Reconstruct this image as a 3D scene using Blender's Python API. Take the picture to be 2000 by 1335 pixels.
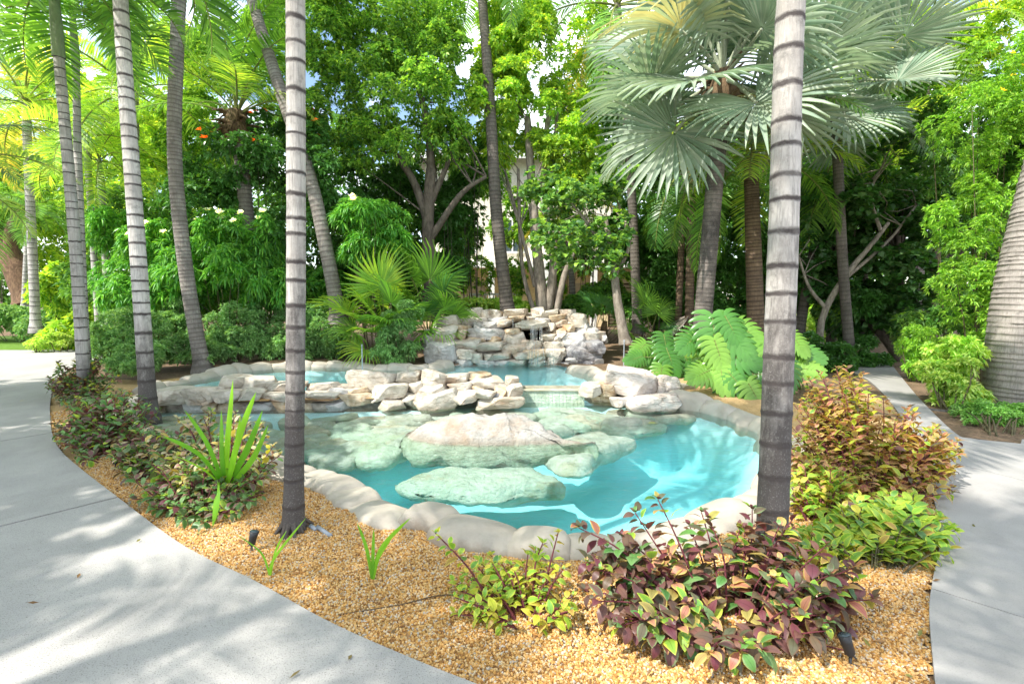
import bpy, bmesh, math, random
import numpy as np
from mathutils import Vector, Matrix, noise, Quaternion

# ------------------------------------------------------------------ camera, sky, sun, exposure
for o in list(bpy.data.objects): bpy.data.objects.remove(o)
SC = bpy.context.scene
COL = SC.collection
PI = math.pi
R = math.radians
CAM_H = 1.6; FPX = 1000.0; PITCH = math.atan(92.5/1000)
cam = bpy.data.cameras.new('camera'); cam_o = bpy.data.objects.new('camera', cam); COL.objects.link(cam_o)
cam.sensor_width = 36; cam.lens = 18.0; cam.clip_start = 0.05; cam.clip_end = 600
cam_o.location = (0, 0, CAM_H); cam_o.rotation_euler = (PI/2-PITCH, 0, 0)
SC.camera = cam_o
SUN = Vector((-0.50, -0.38, 0.78)).normalized()
sl = bpy.data.lights.new('sun', 'SUN'); sl.energy = 4.0; sl.angle = R(0.6); sl.color = (1, 0.955, 0.88)
so = bpy.data.objects.new('sun', sl); COL.objects.link(so); so.rotation_euler = SUN.to_track_quat('Z', 'Y').to_euler()
W = bpy.data.worlds.new('World'); SC.world = W; W.use_nodes = True
wn = W.node_tree.nodes; wl = W.node_tree.links
bg = wn['Background']
sky = wn.new('ShaderNodeTexSky'); sky.sky_type = 'NISHITA'; sky.sun_disc = False
sky.sun_elevation = math.asin(SUN.z); sky.sun_rotation = math.atan2(SUN.x, SUN.y); sky.air_density = 1.0; sky.dust_density = 0.6
tc = wn.new('ShaderNodeTexCoord'); cn = wn.new('ShaderNodeTexNoise'); cn.inputs['Scale'].default_value = 2.6
cn.inputs['Detail'].default_value = 7; cn.inputs['Roughness'].default_value = 0.6
mp = wn.new('ShaderNodeMapping'); mp.inputs['Scale'].default_value = (1, 1, 2.2); mp.inputs['Location'].default_value = (0.35, 0.1, 0.2)
cr = wn.new('ShaderNodeValToRGB'); cr.color_ramp.elements[0].position = 0.44; cr.color_ramp.elements[1].position = 0.62
mx = wn.new('ShaderNodeMix'); mx.data_type = 'RGBA'; mx.inputs[7].default_value = (11.5, 11.8, 12.2, 1)
wl.new(tc.outputs['Generated'], mp.inputs[0]); wl.new(mp.outputs[0], cn.inputs['Vector']); wl.new(cn.outputs['Fac'], cr.inputs[0])
wl.new(cr.outputs[0], mx.inputs[0]); wl.new(sky.outputs[0], mx.inputs[6]); wl.new(mx.outputs[2], bg.inputs['Color'])
bg.inputs['Strength'].default_value = 0.15
SC.view_settings.view_transform = 'Standard'; SC.view_settings.look = 'None'; SC.view_settings.gamma = 1
SC.view_settings.use_curve_mapping = False
SC.view_settings.exposure = 1.05
SC.cycles.max_bounces = 10; SC.cycles.diffuse_bounces = 5; SC.cycles.transparent_max_bounces = 16; SC.cycles.transmission_bounces = 6

# ------------------------------------------------------------------ helpers
CAMV = Vector((0, 0, CAM_H)); cth, sth = math.cos(PITCH), math.sin(PITCH)
def ray(px, py):
    x = (px-1000)/FPX; z = -(py-667.5)/FPX
    return Vector((x, cth + z*sth, -sth + z*cth))
def P(px, py, Y):
    d = ray(px, py); return CAMV + d*(Y/d.y)
def G(px, py, z=0.0):
    d = ray(px, py); return CAMV + d*((z-CAM_H)/d.z)
def sstep(a, b, x):
    t = np.clip((x-a)/(b-a), 0, 1); return t*t*(3-2*t)
def ground_h(x, y):
    return 0.17*sstep(6.3, 8.6, y)*sstep(-6.7, -5.2, x)*(1-sstep(4.2, 6.5, x))
def gh(x, y): return float(ground_h(np.float64(x), np.float64(y)))

def mesh_np(name, verts, tris=None, quads=None, mats=(), midx=None, smooth=True, attrs=None):
    verts = np.asarray(verts, dtype=np.float32).reshape(-1, 3)
    me = bpy.data.meshes.new(name)
    nt = 0 if tris is None else len(tris); nq = 0 if quads is None else len(quads)
    me.vertices.add(len(verts)); me.vertices.foreach_set('co', verts.ravel())
    loops = []
    if nt: loops.append(np.asarray(tris, dtype=np.int32).ravel())
    if nq: loops.append(np.asarray(quads, dtype=np.int32).ravel())
    loops = np.concatenate(loops)
    me.loops.add(len(loops)); me.loops.foreach_set('vertex_index', loops)
    me.polygons.add(nt+nq)
    ls = np.concatenate([np.arange(nt)*3, nt*3+np.arange(nq)*4]).astype(np.int32)
    me.polygons.foreach_set('loop_start', ls)
    if midx is not None: me.polygons.foreach_set('material_index', np.asarray(midx, dtype=np.int32))
    me.polygons.foreach_set('use_smooth', np.full(nt+nq, smooth))
    for m in mats: me.materials.append(m)
    if attrs:
        for k, v in attrs.items():
            a = me.attributes.new(k, 'FLOAT', 'POINT'); a.data.foreach_set('value', np.asarray(v, dtype=np.float32))
    me.update(calc_edges=True); me.validate()
    return me

def tag(o, label=None, cat=None, group=None, kind=None):
    if label: o['label'] = label
    if cat: o['category'] = cat
    if group: o['group'] = group
    if kind: o['kind'] = kind
    return o
def obj(name, me, parent=None, loc=None, rot=None, scale=None, kind=None, label=None):
    o = bpy.data.objects.new(name, me); COL.objects.link(o)
    if parent: o.parent = parent
    if loc is not None: o.location = loc
    if rot is not None: o.rotation_euler = rot
    if scale is not None: o.scale = scale
    if kind: o['kind'] = kind
    if label: o['label'] = label
    return o
def thing(name, label, cat, loc=(0, 0, 0), rotz=0, group=None):
    o = bpy.data.objects.new(name, None); COL.objects.link(o); o.empty_display_size = 0.1
    o.location = loc; o.rotation_euler = (0, 0, rotz)
    return tag(o, label, cat, group)
def wchild(name, me, parent, kind=None, label=None):
    """child whose mesh is in world coordinates (parent is unrotated)"""
    me.transform(Matrix.Translation(-Vector(parent.location)))
    return obj(name, me, parent, kind=kind, label=label)

class Geo:
    """collects verts / faces with material indices and per vertex attributes"""
    def __init__(s): s.v = []; s.q = []; s.t = []; s.qm = []; s.tm = []; s.n = 0; s.a = []
    def add(s, v, q=(), t=(), m=0, a=None):
        v = np.asarray(v, float).reshape(-1, 3); b = s.n
        s.v.append(v); s.n += len(v)
        s.a.append(np.zeros(len(v)) if a is None else np.asarray(a, float))
        if len(q): q = np.asarray(q)+b; s.q.append(q); s.qm += [m]*len(q)
        if len(t): t = np.asarray(t)+b; s.t.append(t); s.tm += [m]*len(t)
    def mesh(s, name, mats, smooth=True, attr=None):
        t = np.concatenate(s.t) if s.t else None; q = np.concatenate(s.q) if s.q else None
        return mesh_np(name, np.concatenate(s.v), t, q, mats, s.tm+s.qm, smooth, {attr: np.concatenate(s.a)} if attr else None)

def tube(g, pts, rad, n=8, m=0, a=None, cap=True, wob=0, seed=0):
    pts = [Vector(p) for p in pts]; k = len(pts); V = []; A = []
    rs = np.random.RandomState(seed)
    for i, p in enumerate(pts):
        d = (pts[min(i+1, k-1)]-pts[max(i-1, 0)]).normalized()
        x = d.cross(Vector((0, 1, 0.02)))
        if x.length < 0.1: x = d.cross(Vector((1, 0, 0)))
        x.normalize(); y = d.cross(x)
        for j in range(n):
            an = 2*PI*j/n
            r = rad[i]*(1+wob*(rs.rand()-0.5))
            V.append(p + x*math.cos(an)*r + y*math.sin(an)*r); A.append(0 if a is None else a[i])
    q = [(i*n+j, i*n+(j+1) % n, (i+1)*n+(j+1) % n, (i+1)*n+j) for i in range(k-1) for j in range(n)]
    t = []
    if cap:
        V.append(pts[-1]); A.append(A[-1]); c = len(V)-1
        t = [((k-1)*n+j, (k-1)*n+(j+1) % n, c) for j in range(n)]
    g.add([tuple(v) for v in V], q, t, m, A)

def box(g, x0, x1, y0, y1, z0, z1, m=0):
    v = [(x0,y0,z0),(x1,y0,z0),(x1,y1,z0),(x0,y1,z0),(x0,y0,z1),(x1,y0,z1),(x1,y1,z1),(x0,y1,z1)]
    g.add(v, [(0,3,2,1),(4,5,6,7),(0,1,5,4),(1,2,6,5),(2,3,7,6),(3,0,4,7)], (), m)

def spline(pts, n):
    """catmull-rom through points"""
    pts = [Vector(p) for p in pts]; out = []
    L = len(pts)-1
    for i in range(n):
        t = i/(n-1)*L; k = min(int(t), L-1); u = t-k
        p0 = pts[max(k-1, 0)]; p1 = pts[k]; p2 = pts[k+1]; p3 = pts[min(k+2, L)]
        out.append(0.5*((2*p1)+(p2-p0)*u+(2*p0-5*p1+4*p2-p3)*u*u+(3*p1-p0-3*p2+p3)*u**3))
    return out

# ------------------------------------------------------------------ materials
class NT:
    def __init__(s, name):
        s.m = bpy.data.materials.new(name); s.m.use_nodes = True
        s.n = s.m.node_tree.nodes; s.l = s.m.node_tree.links
        s.b = s.n['Principled BSDF']; s.out = s.n['Material Output']
    def node(s, t, **kw):
        n = s.n.new('ShaderNode'+t)
        for k, v in kw.items(): setattr(n, k, v)
        return n
    def link(s, a, b): s.l.new(a, b)
    def pos(s): 
        g = s.node('NewGeometry'); return g.outputs['Position']
    def noise(s, scale, detail=4, rough=0.6, vec=None, stretch=None, dist=0):
        t = s.node('TexNoise'); t.inputs['Scale'].default_value = scale; t.inputs['Detail'].default_value = detail
        t.inputs['Roughness'].default_value = rough; t.inputs['Distortion'].default_value = dist
        v = vec or s.pos()
        if stretch:
            m = s.node('Mapping'); m.inputs['Scale'].default_value = stretch; s.link(v, m.inputs[0]); v = m.outputs[0]
        s.link(v, t.inputs['Vector']); return t.outputs['Fac']
    def vor(s, scale, feature='F1', out='Distance'):
        t = s.node('TexVoronoi', feature=feature); t.inputs['Scale'].default_value = scale
        s.link(s.pos(), t.inputs['Vector']); return t.outputs[out]
    def ramp(s, fac, stops, interp='LINEAR'):
        r = s.node('ValToRGB'); cr = r.color_ramp; cr.interpolation = interp
        while len(cr.elements) < len(stops): cr.elements.new(0.5)
        for e, (p, c) in zip(cr.elements, stops):
            e.position = p; e.color = (c, c, c, 1) if isinstance(c, (int, float)) else (*c, 1)
        s.link(fac, r.inputs[0]); return r.outputs[0]
    def mix(s, fac, a, b, mode='MIX'):
        m = s.node('Mix', data_type='RGBA', blend_type=mode)
        for k, v in ((0, fac), (6, a), (7, b)):
            sock = m.inputs[k]
            if isinstance(v, (int, float)): sock.default_value = v if k == 0 else (v, v, v, 1)
            elif isinstance(v, tuple): sock.default_value = (*v, 1)
            else: s.link(v, sock)
        return m.outputs[2]
    def math(s, op, a, b=0.0, c=None):
        m = s.node('Math', operation=op)
        for i, v in enumerate((a, b) if c is None else (a, b, c)):
            if isinstance(v, (int, float)): m.inputs[i].default_value = v
            else: s.link(v, m.inputs[i])
        return m.outputs[0]
    def bump(s, h, strength, dist=0.02, normal=None):
        b = s.node('Bump'); b.inputs['Strength'].default_value = strength; b.inputs['Distance'].default_value = dist
        s.link(h, b.inputs['Height'])
        if normal: s.link(normal, b.inputs['Normal'])
        return b.outputs[0]
    def done(s, col, rough=0.8, bump=None, spec=0.3):
        if isinstance(col, tuple): s.b.inputs['Base Color'].default_value = (*col, 1)
        else: s.link(col, s.b.inputs['Base Color'])
        if isinstance(rough, float): s.b.inputs['Roughness'].default_value = rough
        else: s.link(rough, s.b.inputs['Roughness'])
        s.b.inputs['Specular IOR Level'].default_value = spec
        if bump: s.link(bump, s.b.inputs['Normal'])
        return s.m

def m_leaf(name, cols, trans=0.35, rough=0.45, edge=None, spec=0.35, objrand=False, bright=1.6, tint=(1.5, 1.35, 0.55)):
    """leaf: diffuse + translucent, colour varies from leaf to leaf (cols: list of rgb)"""
    s = NT(name)
    g = s.node('NewGeometry'); r = g.outputs['Random Per Island']
    if objrand:
        oi = s.node('ObjectInfo'); r = oi.outputs['Random'] if objrand == 'only' else s.math('FRACT', s.math('ADD', r, oi.outputs['Random']))
    k = len(cols)
    c = s.ramp(r, [((i+0.5)/k, tuple(x*bright for x in q)) for i, q in enumerate(cols)])
    n = s.noise(1.3, 3)
    c = s.mix(1.0, c, s.ramp(n, [(0.3, 0.72), (0.7, 1.25)]), 'MULTIPLY')
    if edge:
        at = s.node('Attribute'); at.attribute_name = 'edge'
        n2 = s.noise(60, 2)
        e = s.ramp(s.math('ADD', at.outputs['Fac'], s.math('MULTIPLY', n2, 0.25)), [(0.72, 0.0), (1.0, 1.0)])
        c = s.mix(s.math('MULTIPLY', e, 0.8), c, edge)
        v = s.ramp(at.outputs['Fac'], [(0.0, 0.65), (0.10, 1.0)])
        c = s.mix(1.0, c, v, 'MULTIPLY')
    s.done(c, rough, None, spec)
    tr = s.node('BsdfTranslucent'); tc_ = s.mix(1.0, c, tint, 'MULTIPLY'); s.link(tc_, tr.inputs['Color'])
    mx = s.node('MixShader'); mx.inputs[0].default_value = trans
    s.link(s.b.outputs[0], mx.inputs[1]); s.link(tr.outputs[0], mx.inputs[2]); s.link(mx.outputs[0], s.out.inputs[0])
    return s.m

def m_stone(name, a=(0.60, 0.55, 0.47), b=(0.42, 0.365, 0.285), stain=(0.40, 0.22, 0.10), stain_amt=0.5, pit=0.5, scale=1.0, crack=0.5, wet=False):
    s = NT(name)
    n1 = s.noise(2.2*scale, 5); n2 = s.noise(9*scale, 6, 0.65); n3 = s.noise(45*scale, 5, 0.7); v = s.vor(38*scale)
    n4 = s.noise(7*scale, 5, 0.6, stretch=(1, 1, 4))
    c = s.mix(s.ramp(n2, [(0.38, 0.0), (0.66, 1.0)]), a, b)
    c = s.mix(s.math('MULTIPLY', s.ramp(n1, [(0.52, 0.0), (0.68, 1.0)]), stain_amt), c, stain)
    c = s.mix(s.math('MULTIPLY', s.ramp(n4, [(0.60, 0.0), (0.75, 1.0)]), 0.6), c, (0.16, 0.14, 0.12))
    c = s.mix(s.math('MULTIPLY', s.ramp(v, [(0.0, 1.0), (0.16, 0.0)]), pit*0.8), c, (0.10, 0.09, 0.08))
    ck = s.node('TexVoronoi', feature='DISTANCE_TO_EDGE'); ck.inputs['Scale'].default_value = 4.5*scale
    mpk = s.node('Mapping'); mpk.inputs['Scale'].default_value = (0.7, 0.7, 2.2); s.link(s.pos(), mpk.inputs[0]); nk = s.node('Mix', data_type='VECTOR'); nk.inputs[0].default_value = 0.12
    tk_ = s.node('TexNoise'); tk_.inputs['Scale'].default_value = 6; s.link(s.pos(), tk_.inputs['Vector']); s.link(mpk.outputs[0], nk.inputs[4]); s.link(tk_.outputs['Color'], nk.inputs[5]); s.link(nk.outputs[1], ck.inputs['Vector'])
    crk = s.math('MULTIPLY', s.ramp(ck.outputs['Distance'], [(0.0, 1.0), (0.035, 0.0)]), s.ramp(n1, [(0.42, 0.0), (0.55, 1.0)]))
    crk = s.math('MULTIPLY', crk, crack)
    c = s.mix(crk, c, (0.20, 0.15, 0.11))
    if wet:
        sz_ = s.node('SeparateXYZ'); s.link(s.pos(), sz_.inputs[0]); zz = s.math('ADD', sz_.outputs[2], s.math('MULTIPLY', s.math('SUBTRACT', n2, 0.5), 0.05))
        mr = s.node('MapRange'); mr.inputs[1].default_value = -0.075; mr.inputs[2].default_value = -0.045; mr.inputs[3].default_value = 1; mr.inputs[4].default_value = 0; s.link(zz, mr.inputs[0])
        wb_ = s.node('MapRange'); wb_.inputs[1].default_value = -0.03; wb_.inputs[2].default_value = 0.03; wb_.inputs[3].default_value = 0.55; wb_.inputs[4].default_value = 0; s.link(zz, wb_.inputs[0])
        c = s.mix(wb_.outputs[0], c, (0.22, 0.18, 0.12))
        c = s.mix(s.math('MULTIPLY', mr.outputs[0], 0.85), c, s.mix(s.ramp(n2, [(0.4, 0.0), (0.6, 1.0)]), (0.40, 0.52, 0.40), (0.28, 0.38, 0.27)))
    h = s.math('ADD', s.math('MULTIPLY', n2, 1.6), s.math('ADD', s.math('MULTIPLY', n3, 0.5), s.math('MULTIPLY', s.ramp(v, [(0, 0.0), (0.25, 1.0)]), pit*0.6)))
    h = s.math('SUBTRACT', s.math('ADD', h, n4), crk)
    return s.done(c, 0.85, s.bump(h, 0.9, 0.025))

M = {}
M['limestone'] = m_stone('limestone', wet=True)
M['limestone_blue'] = m_stone('grey_limestone', (0.58, 0.56, 0.53), (0.38, 0.36, 0.33), (0.3, 0.22, 0.15), 0.3)
M['limestone_tan'] = m_stone('tan_limestone', (0.62, 0.52, 0.38), (0.42, 0.30, 0.18), (0.45, 0.24, 0.10), 0.7)
M['limestone_dark'] = m_stone('dark_limestone', (0.36, 0.35, 0.35), (0.10, 0.10, 0.11), (0.3, 0.22, 0.15), 0.3, 0.8)
M['coral'] = m_stone('pitted_coral_stone', (0.62, 0.56, 0.50), (0.48, 0.41, 0.35), (0.42, 0.28, 0.2), 0.3, 1.0, wet=True)
M['boulder'] = m_stone('boulder_stone', (0.43, 0.41, 0.375), (0.28, 0.26, 0.23), (0.34, 0.22, 0.13), 0.6, 0.5, crack=0.0, wet=True)
M['sunk'] = m_stone('submerged_stone', (0.52, 0.56, 0.48), (0.33, 0.38, 0.30), (0.38, 0.30, 0.12), 0.35, 0.2, crack=0.0)
M['sunk_tan'] = m_stone('submerged_tan_stone', (0.56, 0.54, 0.42), (0.36, 0.34, 0.25), (0.38, 0.30, 0.12), 0.4, 0.2, crack=0.0)
M['sunk_green'] = m_stone('submerged_green_stone', (0.52, 0.62, 0.50), (0.36, 0.45, 0.34), (0.30, 0.30, 0.12), 0.4, 0.2, crack=0.0)
M['algae_stone'] = m_stone('algae_stone', (0.46, 0.54, 0.44), (0.34, 0.42, 0.32), (0.30, 0.22, 0.07), 0.8, 0.3, crack=0.0)
M['mortar'] = m_stone('mortar', (0.44, 0.39, 0.32), (0.28, 0.24, 0.19), (0.3, 0.2, 0.1), 0.4, 0.2)
M['mulch'] = m_stone('mulch', (0.16, 0.11, 0.07), (0.08, 0.055, 0.035), (0.30, 0.17, 0.08), 0.6, 0.5, 3)

s = NT('coping_plaster')
n1 = s.noise(3, 5); n2 = s.noise(22, 5)
c = s.mix(s.ramp(n1, [(0.35, 0.0), (0.7, 1.0)]), (0.46, 0.415, 0.345), (0.36, 0.315, 0.255))
c = s.mix(s.math('MULTIPLY', s.ramp(n2, [(0.58, 0.0), (0.75, 1.0)]), 0.4), c, (0.36, 0.31, 0.25))
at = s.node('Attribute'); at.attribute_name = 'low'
c = s.mix(s.math('MULTIPLY', s.ramp(s.math('ADD', at.outputs['Fac'], s.math('MULTIPLY', n2, 0.4)), [(0.75, 0.0), (1.1, 1.0)]), 0.7), c, (0.22, 0.17, 0.12))  # gravel side painted darker brown: its shade is put into the colour
M['coping'] = s.done(c, 0.75, s.bump(s.math('ADD', n2, s.noise(90, 4)), 0.35, 0.01))

def m_concrete(name, a, b, speck, grain=1.0, lines=False):
    s = NT(name)
    n1 = s.noise(0.8, 5); n2 = s.noise(60, 4, 0.7); n3 = s.noise(170*grain, 3, 0.7); n4 = s.noise(6, 4, 0.6)
    c = s.mix(s.ramp(n1, [(0.40, 0.0), (0.60, 1.0)]), a, b)
    c = s.mix(s.math('MULTIPLY', s.ramp(s.noise(2.3, 6, 0.7, stretch=(1, 0.6, 1)), [(0.50, 0.0), (0.72, 1.0)]), 0.5), c, tuple(x*0.62 for x in a))
    c = s.mix(s.math('MULTIPLY', s.ramp(n4, [(0.5, 0.0), (0.7, 1.0)]), 0.25), c, tuple(x*0.75 for x in a))
    c = s.mix(s.ramp(n3, [(0.56, 0.0), (0.66, speck)]), c, tuple(x*0.35 for x in a))
    c = s.mix(s.ramp(n2, [(0.60, 0.0), (0.70, speck*0.8)]), c, tuple(x*0.45 for x in a))
    return s.done(c, 0.85, s.bump(s.math('ADD', n3, n2), 0.4, 0.004))
M['concrete'] = m_concrete('aggregate_concrete', (0.42, 0.40, 0.375), (0.355, 0.34, 0.32), 1.0)
M['concrete2'] = m_concrete('smooth_concrete', (0.36, 0.345, 0.325), (0.31, 0.30, 0.28), 0.35)

s = NT('gravel_sand')
n = s.noise(90, 4, 0.7); v = s.vor(75, out='Color')
c = s.ramp(n, [(0.35, (0.30, 0.16, 0.06)), (0.5, (0.50, 0.30, 0.12)), (0.65, (0.66, 0.46, 0.23))])
c = s.mix(0.45, c, s.mix(1.0, s.ramp(v, [(0, (0.5, 0.29, 0.1)), (1, (0.8, 0.62, 0.36))]), 0.9, 'MULTIPLY'))
M['gravel'] = s.done(c, 0.9, s.bump(s.vor(75), 1.0, 0.012))

s = NT('pebble')
at = s.node('Attribute'); at.attribute_type = 'INSTANCER'; at.attribute_name = 'tone'
c = s.ramp(at.outputs['Fac'], [(0.0, (0.20, 0.10, 0.04)), (0.18, (0.44, 0.22, 0.06)), (0.4, (0.62, 0.35, 0.10)), (0.62, (0.70, 0.44, 0.17)), (0.84, (0.74, 0.56, 0.30)), (0.93, (0.62, 0.57, 0.5)), (1.0, (0.42, 0.38, 0.33))])
c = s.mix(1.0, c, (0.86, 0.82, 0.76), 'MULTIPLY')
M['pebble'] = s.done(c, 0.75)

s = NT('soil')
n = s.noise(30, 6, 0.7); n2 = s.noise(1.6, 4)
c = s.ramp(n, [(0.3, (0.07, 0.045, 0.03)), (0.5, (0.17, 0.115, 0.07)), (0.7, (0.33, 0.23, 0.14))])
c = s.mix(s.ramp(n2, [(0.45, 0.0), (0.62, 0.7)]), c, (0.30, 0.20, 0.12))
M['soil'] = s.done(c, 0.95, s.bump(n, 1.0, 0.04))

s = NT('lawn')
n = s.noise(40, 5, 0.7)
M['lawn'] = s.done(s.ramp(n, [(0.3, (0.10, 0.22, 0.02)), (0.7, (0.28, 0.45, 0.08))]), 0.9, s.bump(n, 1.0, 0.03))

s = NT('pool_plaster')
n = s.noise(1.1, 4); n2 = s.noise(30, 3)
c = s.mix(s.ramp(n, [(0.35, 0.0), (0.65, 1.0)]), (0.52, 0.84, 0.86), (0.62, 0.88, 0.90))
c = s.mix(s.math('MULTIPLY', n2, 0.12), c, (0.3, 0.5, 0.5))
M['plaster'] = s.done(c, 0.7)

def m_water(name, dens, col=(0.22, 0.80, 0.80)):
    s = NT(name); s.n.remove(s.b)
    na = s.noise(5.0, 3, 0.5, stretch=(1, 2.0, 1), dist=0.6); nb = s.noise(19, 2, 0.5, stretch=(1, 2.2, 1), dist=0.4)
    nm = s.bump(s.math('ADD', na, s.math('MULTIPLY', nb, 0.45)), 0.5, 0.02)
    gl = s.node('BsdfGlossy'); gl.inputs['Roughness'].default_value = 0.03; s.link(nm, gl.inputs['Normal'])
    tr = s.node('BsdfTransparent'); fr = s.node('Fresnel'); fr.inputs['IOR'].default_value = 1.40; s.link(nm, fr.inputs['Normal'])
    mx = s.node('MixShader'); s.link(fr.outputs[0], mx.inputs[0]); s.link(tr.outputs[0], mx.inputs[1]); s.link(gl.outputs[0], mx.inputs[2])
    s.link(mx.outputs[0], s.out.inputs['Surface'])
    ab = s.node('VolumeAbsorption'); ab.inputs['Color'].default_value = (*col, 1); ab.inputs['Density'].default_value = dens
    s.link(ab.outputs[0], s.out.inputs['Volume'])
    return s.m
M['water'] = m_water('pool_water', 0.42, (0.30, 0.85, 0.90))

def m_palm_trunk(name, a, b, ring=(0.06, 0.05, 0.047), w0=0.08, w1=0.26, stain=0.9, stain_h=1.0, ring_amt=1.0):
    s = NT(name)
    ph = s.node('Attribute'); ph.attribute_name = 'phase'
    gp = s.node('NewGeometry'); sx = s.node('SeparateXYZ'); s.link(gp.outputs['Position'], sx.inputs[0])
    n1 = s.noise(3, 4); fib = s.noise(60, 4, 0.7, stretch=(1, 1, 0.06)); blot = s.noise(9, 5, 0.65); fine = s.noise(120, 3)
    c = s.mix(s.ramp(n1, [(0.4, 0.0), (0.62, 1.0)]), a, b)
    c = s.mix(s.math('MULTIPLY', s.ramp(fib, [(0.45, 0.0), (0.62, 1.0)]), 0.65), c, tuple(x*0.5 for x in a))
    c = s.mix(s.math('MULTIPLY', s.ramp(blot, [(0.54, 0.0), (0.66, 1.0)]), 0.65), c, tuple(x*0.36 for x in a))
    # dark staining of the lower trunk
    hz = s.math('ADD', s.math('DIVIDE', sx.outputs[2], stain_h), s.math('MULTIPLY', s.math('SUBTRACT', s.noise(7, 5, 0.7, stretch=(1, 1, 0.35)), 0.5), 1.6))
    c = s.mix(s.math('MULTIPLY', s.ramp(hz, [(0.45, 1.0), (1.05, 0.0)]), stain), c, (0.075, 0.065, 0.06))
    c = s.mix(s.math('MULTIPLY', s.ramp(fine, [(0.55, 0.0), (0.7, 1.0)]), 0.25), c, (0.55, 0.53, 0.5))
    f = s.math('FRACT', s.math('ADD', ph.outputs['Fac'], s.math('ADD', s.math('MULTIPLY', s.math('SUBTRACT', s.noise(14, 4), 0.5), 0.16), 0.5)))
    d = s.math('ABSOLUTE', s.math('SUBTRACT', f, 0.5))
    d = s.math('ADD', d, s.math('MULTIPLY', s.math('SUBTRACT', s.noise(5, 5, 0.75), 0.5), 0.13))
    d = s.math('ADD', d, s.math('MULTIPLY', s.math('SUBTRACT', fib, 0.5), 0.09))
    rg = s.math('MULTIPLY', s.ramp(d, [(w0*0.5, 1.0), (w1*0.5, 0.0)]), ring_amt)
    rg = s.math('MULTIPLY', rg, s.ramp(blot, [(0.3, 0.75), (0.5, 1.0)]))
    c = s.mix(rg, c, ring)
    h = s.math('SUBTRACT', s.math('ADD', fib, s.math('MULTIPLY', blot, 0.5)), s.math('MULTIPLY', rg, 0.6))
    return s.done(c, 0.8, s.bump(h, 0.7, 0.012))
M['trunk_ringed'] = m_palm_trunk('ringed_palm_bark', (0.56, 0.53, 0.49), (0.40, 0.37, 0.34), stain_h=1.3, stain=0.96)
M['trunk_dark_foot'] = m_palm_trunk('dark_footed_palm_bark', (0.47, 0.44, 0.40), (0.33, 0.30, 0.27), stain_h=2.0, stain=0.97)
M['trunk_ringed2'] = m_palm_trunk('slim_palm_bark', (0.46, 0.43, 0.40), (0.36, 0.34, 0.31), stain_h=0.7, stain=0.8, w0=0.06, w1=0.16)
M['trunk_coco'] = m_palm_trunk('coconut_bark', (0.30, 0.27, 0.24), (0.20, 0.175, 0.155), (0.11, 0.09, 0.08), 0.10, 0.5, 0.3, 0.5, 0.7)
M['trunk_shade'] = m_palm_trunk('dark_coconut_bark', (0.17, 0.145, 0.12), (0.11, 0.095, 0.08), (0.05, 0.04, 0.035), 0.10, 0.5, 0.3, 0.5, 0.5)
M['trunk_brown'] = m_palm_trunk('brown_palm_bark', (0.22, 0.15, 0.09), (0.14, 0.09, 0.06), (0.06, 0.04, 0.03), 0.2, 0.5, 0.3, 0.5, 0.7)
M['trunk_bis'] = m_palm_trunk('fan_palm_bark', (0.20, 0.17, 0.145), (0.05, 0.042, 0.036), (0.05, 0.045, 0.04), 0.1, 0.3, 0.5, 1.2, 0.5)
M['trunk_big'] = m_palm_trunk('thick_palm_bark', (0.40, 0.36, 0.32), (0.31, 0.28, 0.25), (0.22, 0.19, 0.165), 0.1, 0.8, 0.1, 0.5, 0.45)

def m_bark(name, a, b, sc=1.0):
    s = NT(name)
    n1 = s.noise(4*sc, 5); n2 = s.noise(18*sc, 6, 0.7, stretch=(1, 1, 0.3))
    c = s.mix(s.ramp(n2, [(0.4, 0.0), (0.65, 1.0)]), a, b)
    c = s.mix(s.math('MULTIPLY', s.ramp(n1, [(0.5, 0.0), (0.65, 1.0)]), 0.5), c, tuple(x*0.55 for x in b))
    return s.done(c, 0.9, s.bump(n2, 0.9, 0.03))
M['bark'] = m_bark('grey_bark', (0.17, 0.14, 0.11), (0.08, 0.065, 0.05))
M['bark_pale'] = m_bark('pale_bark', (0.36, 0.31, 0.25), (0.17, 0.14, 0.11))
M['bark_red'] = m_bark('red_brown_bark', (0.20, 0.12, 0.07), (0.09, 0.05, 0.03))
M['stem'] = m_bark('green_stem', (0.16, 0.14, 0.07), (0.09, 0.08, 0.04), 3)
M['stem_red'] = m_bark('red_stem', (0.20, 0.05, 0.06), (0.12, 0.03, 0.04), 3)
M['fibre'] = m_bark('palm_fibre', (0.20, 0.13, 0.07), (0.09, 0.06, 0.035), 2)
M['crownshaft'] = m_bark('crownshaft', (0.30, 0.36, 0.22), (0.22, 0.26, 0.17), 0.6)
M['rachis'] = m_bark('frond_rib', (0.26, 0.30, 0.08), (0.18, 0.20, 0.06), 2)
M['rachis_pale'] = m_bark('pale_frond_rib', (0.42, 0.46, 0.33), (0.34, 0.38, 0.26), 2)

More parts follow.
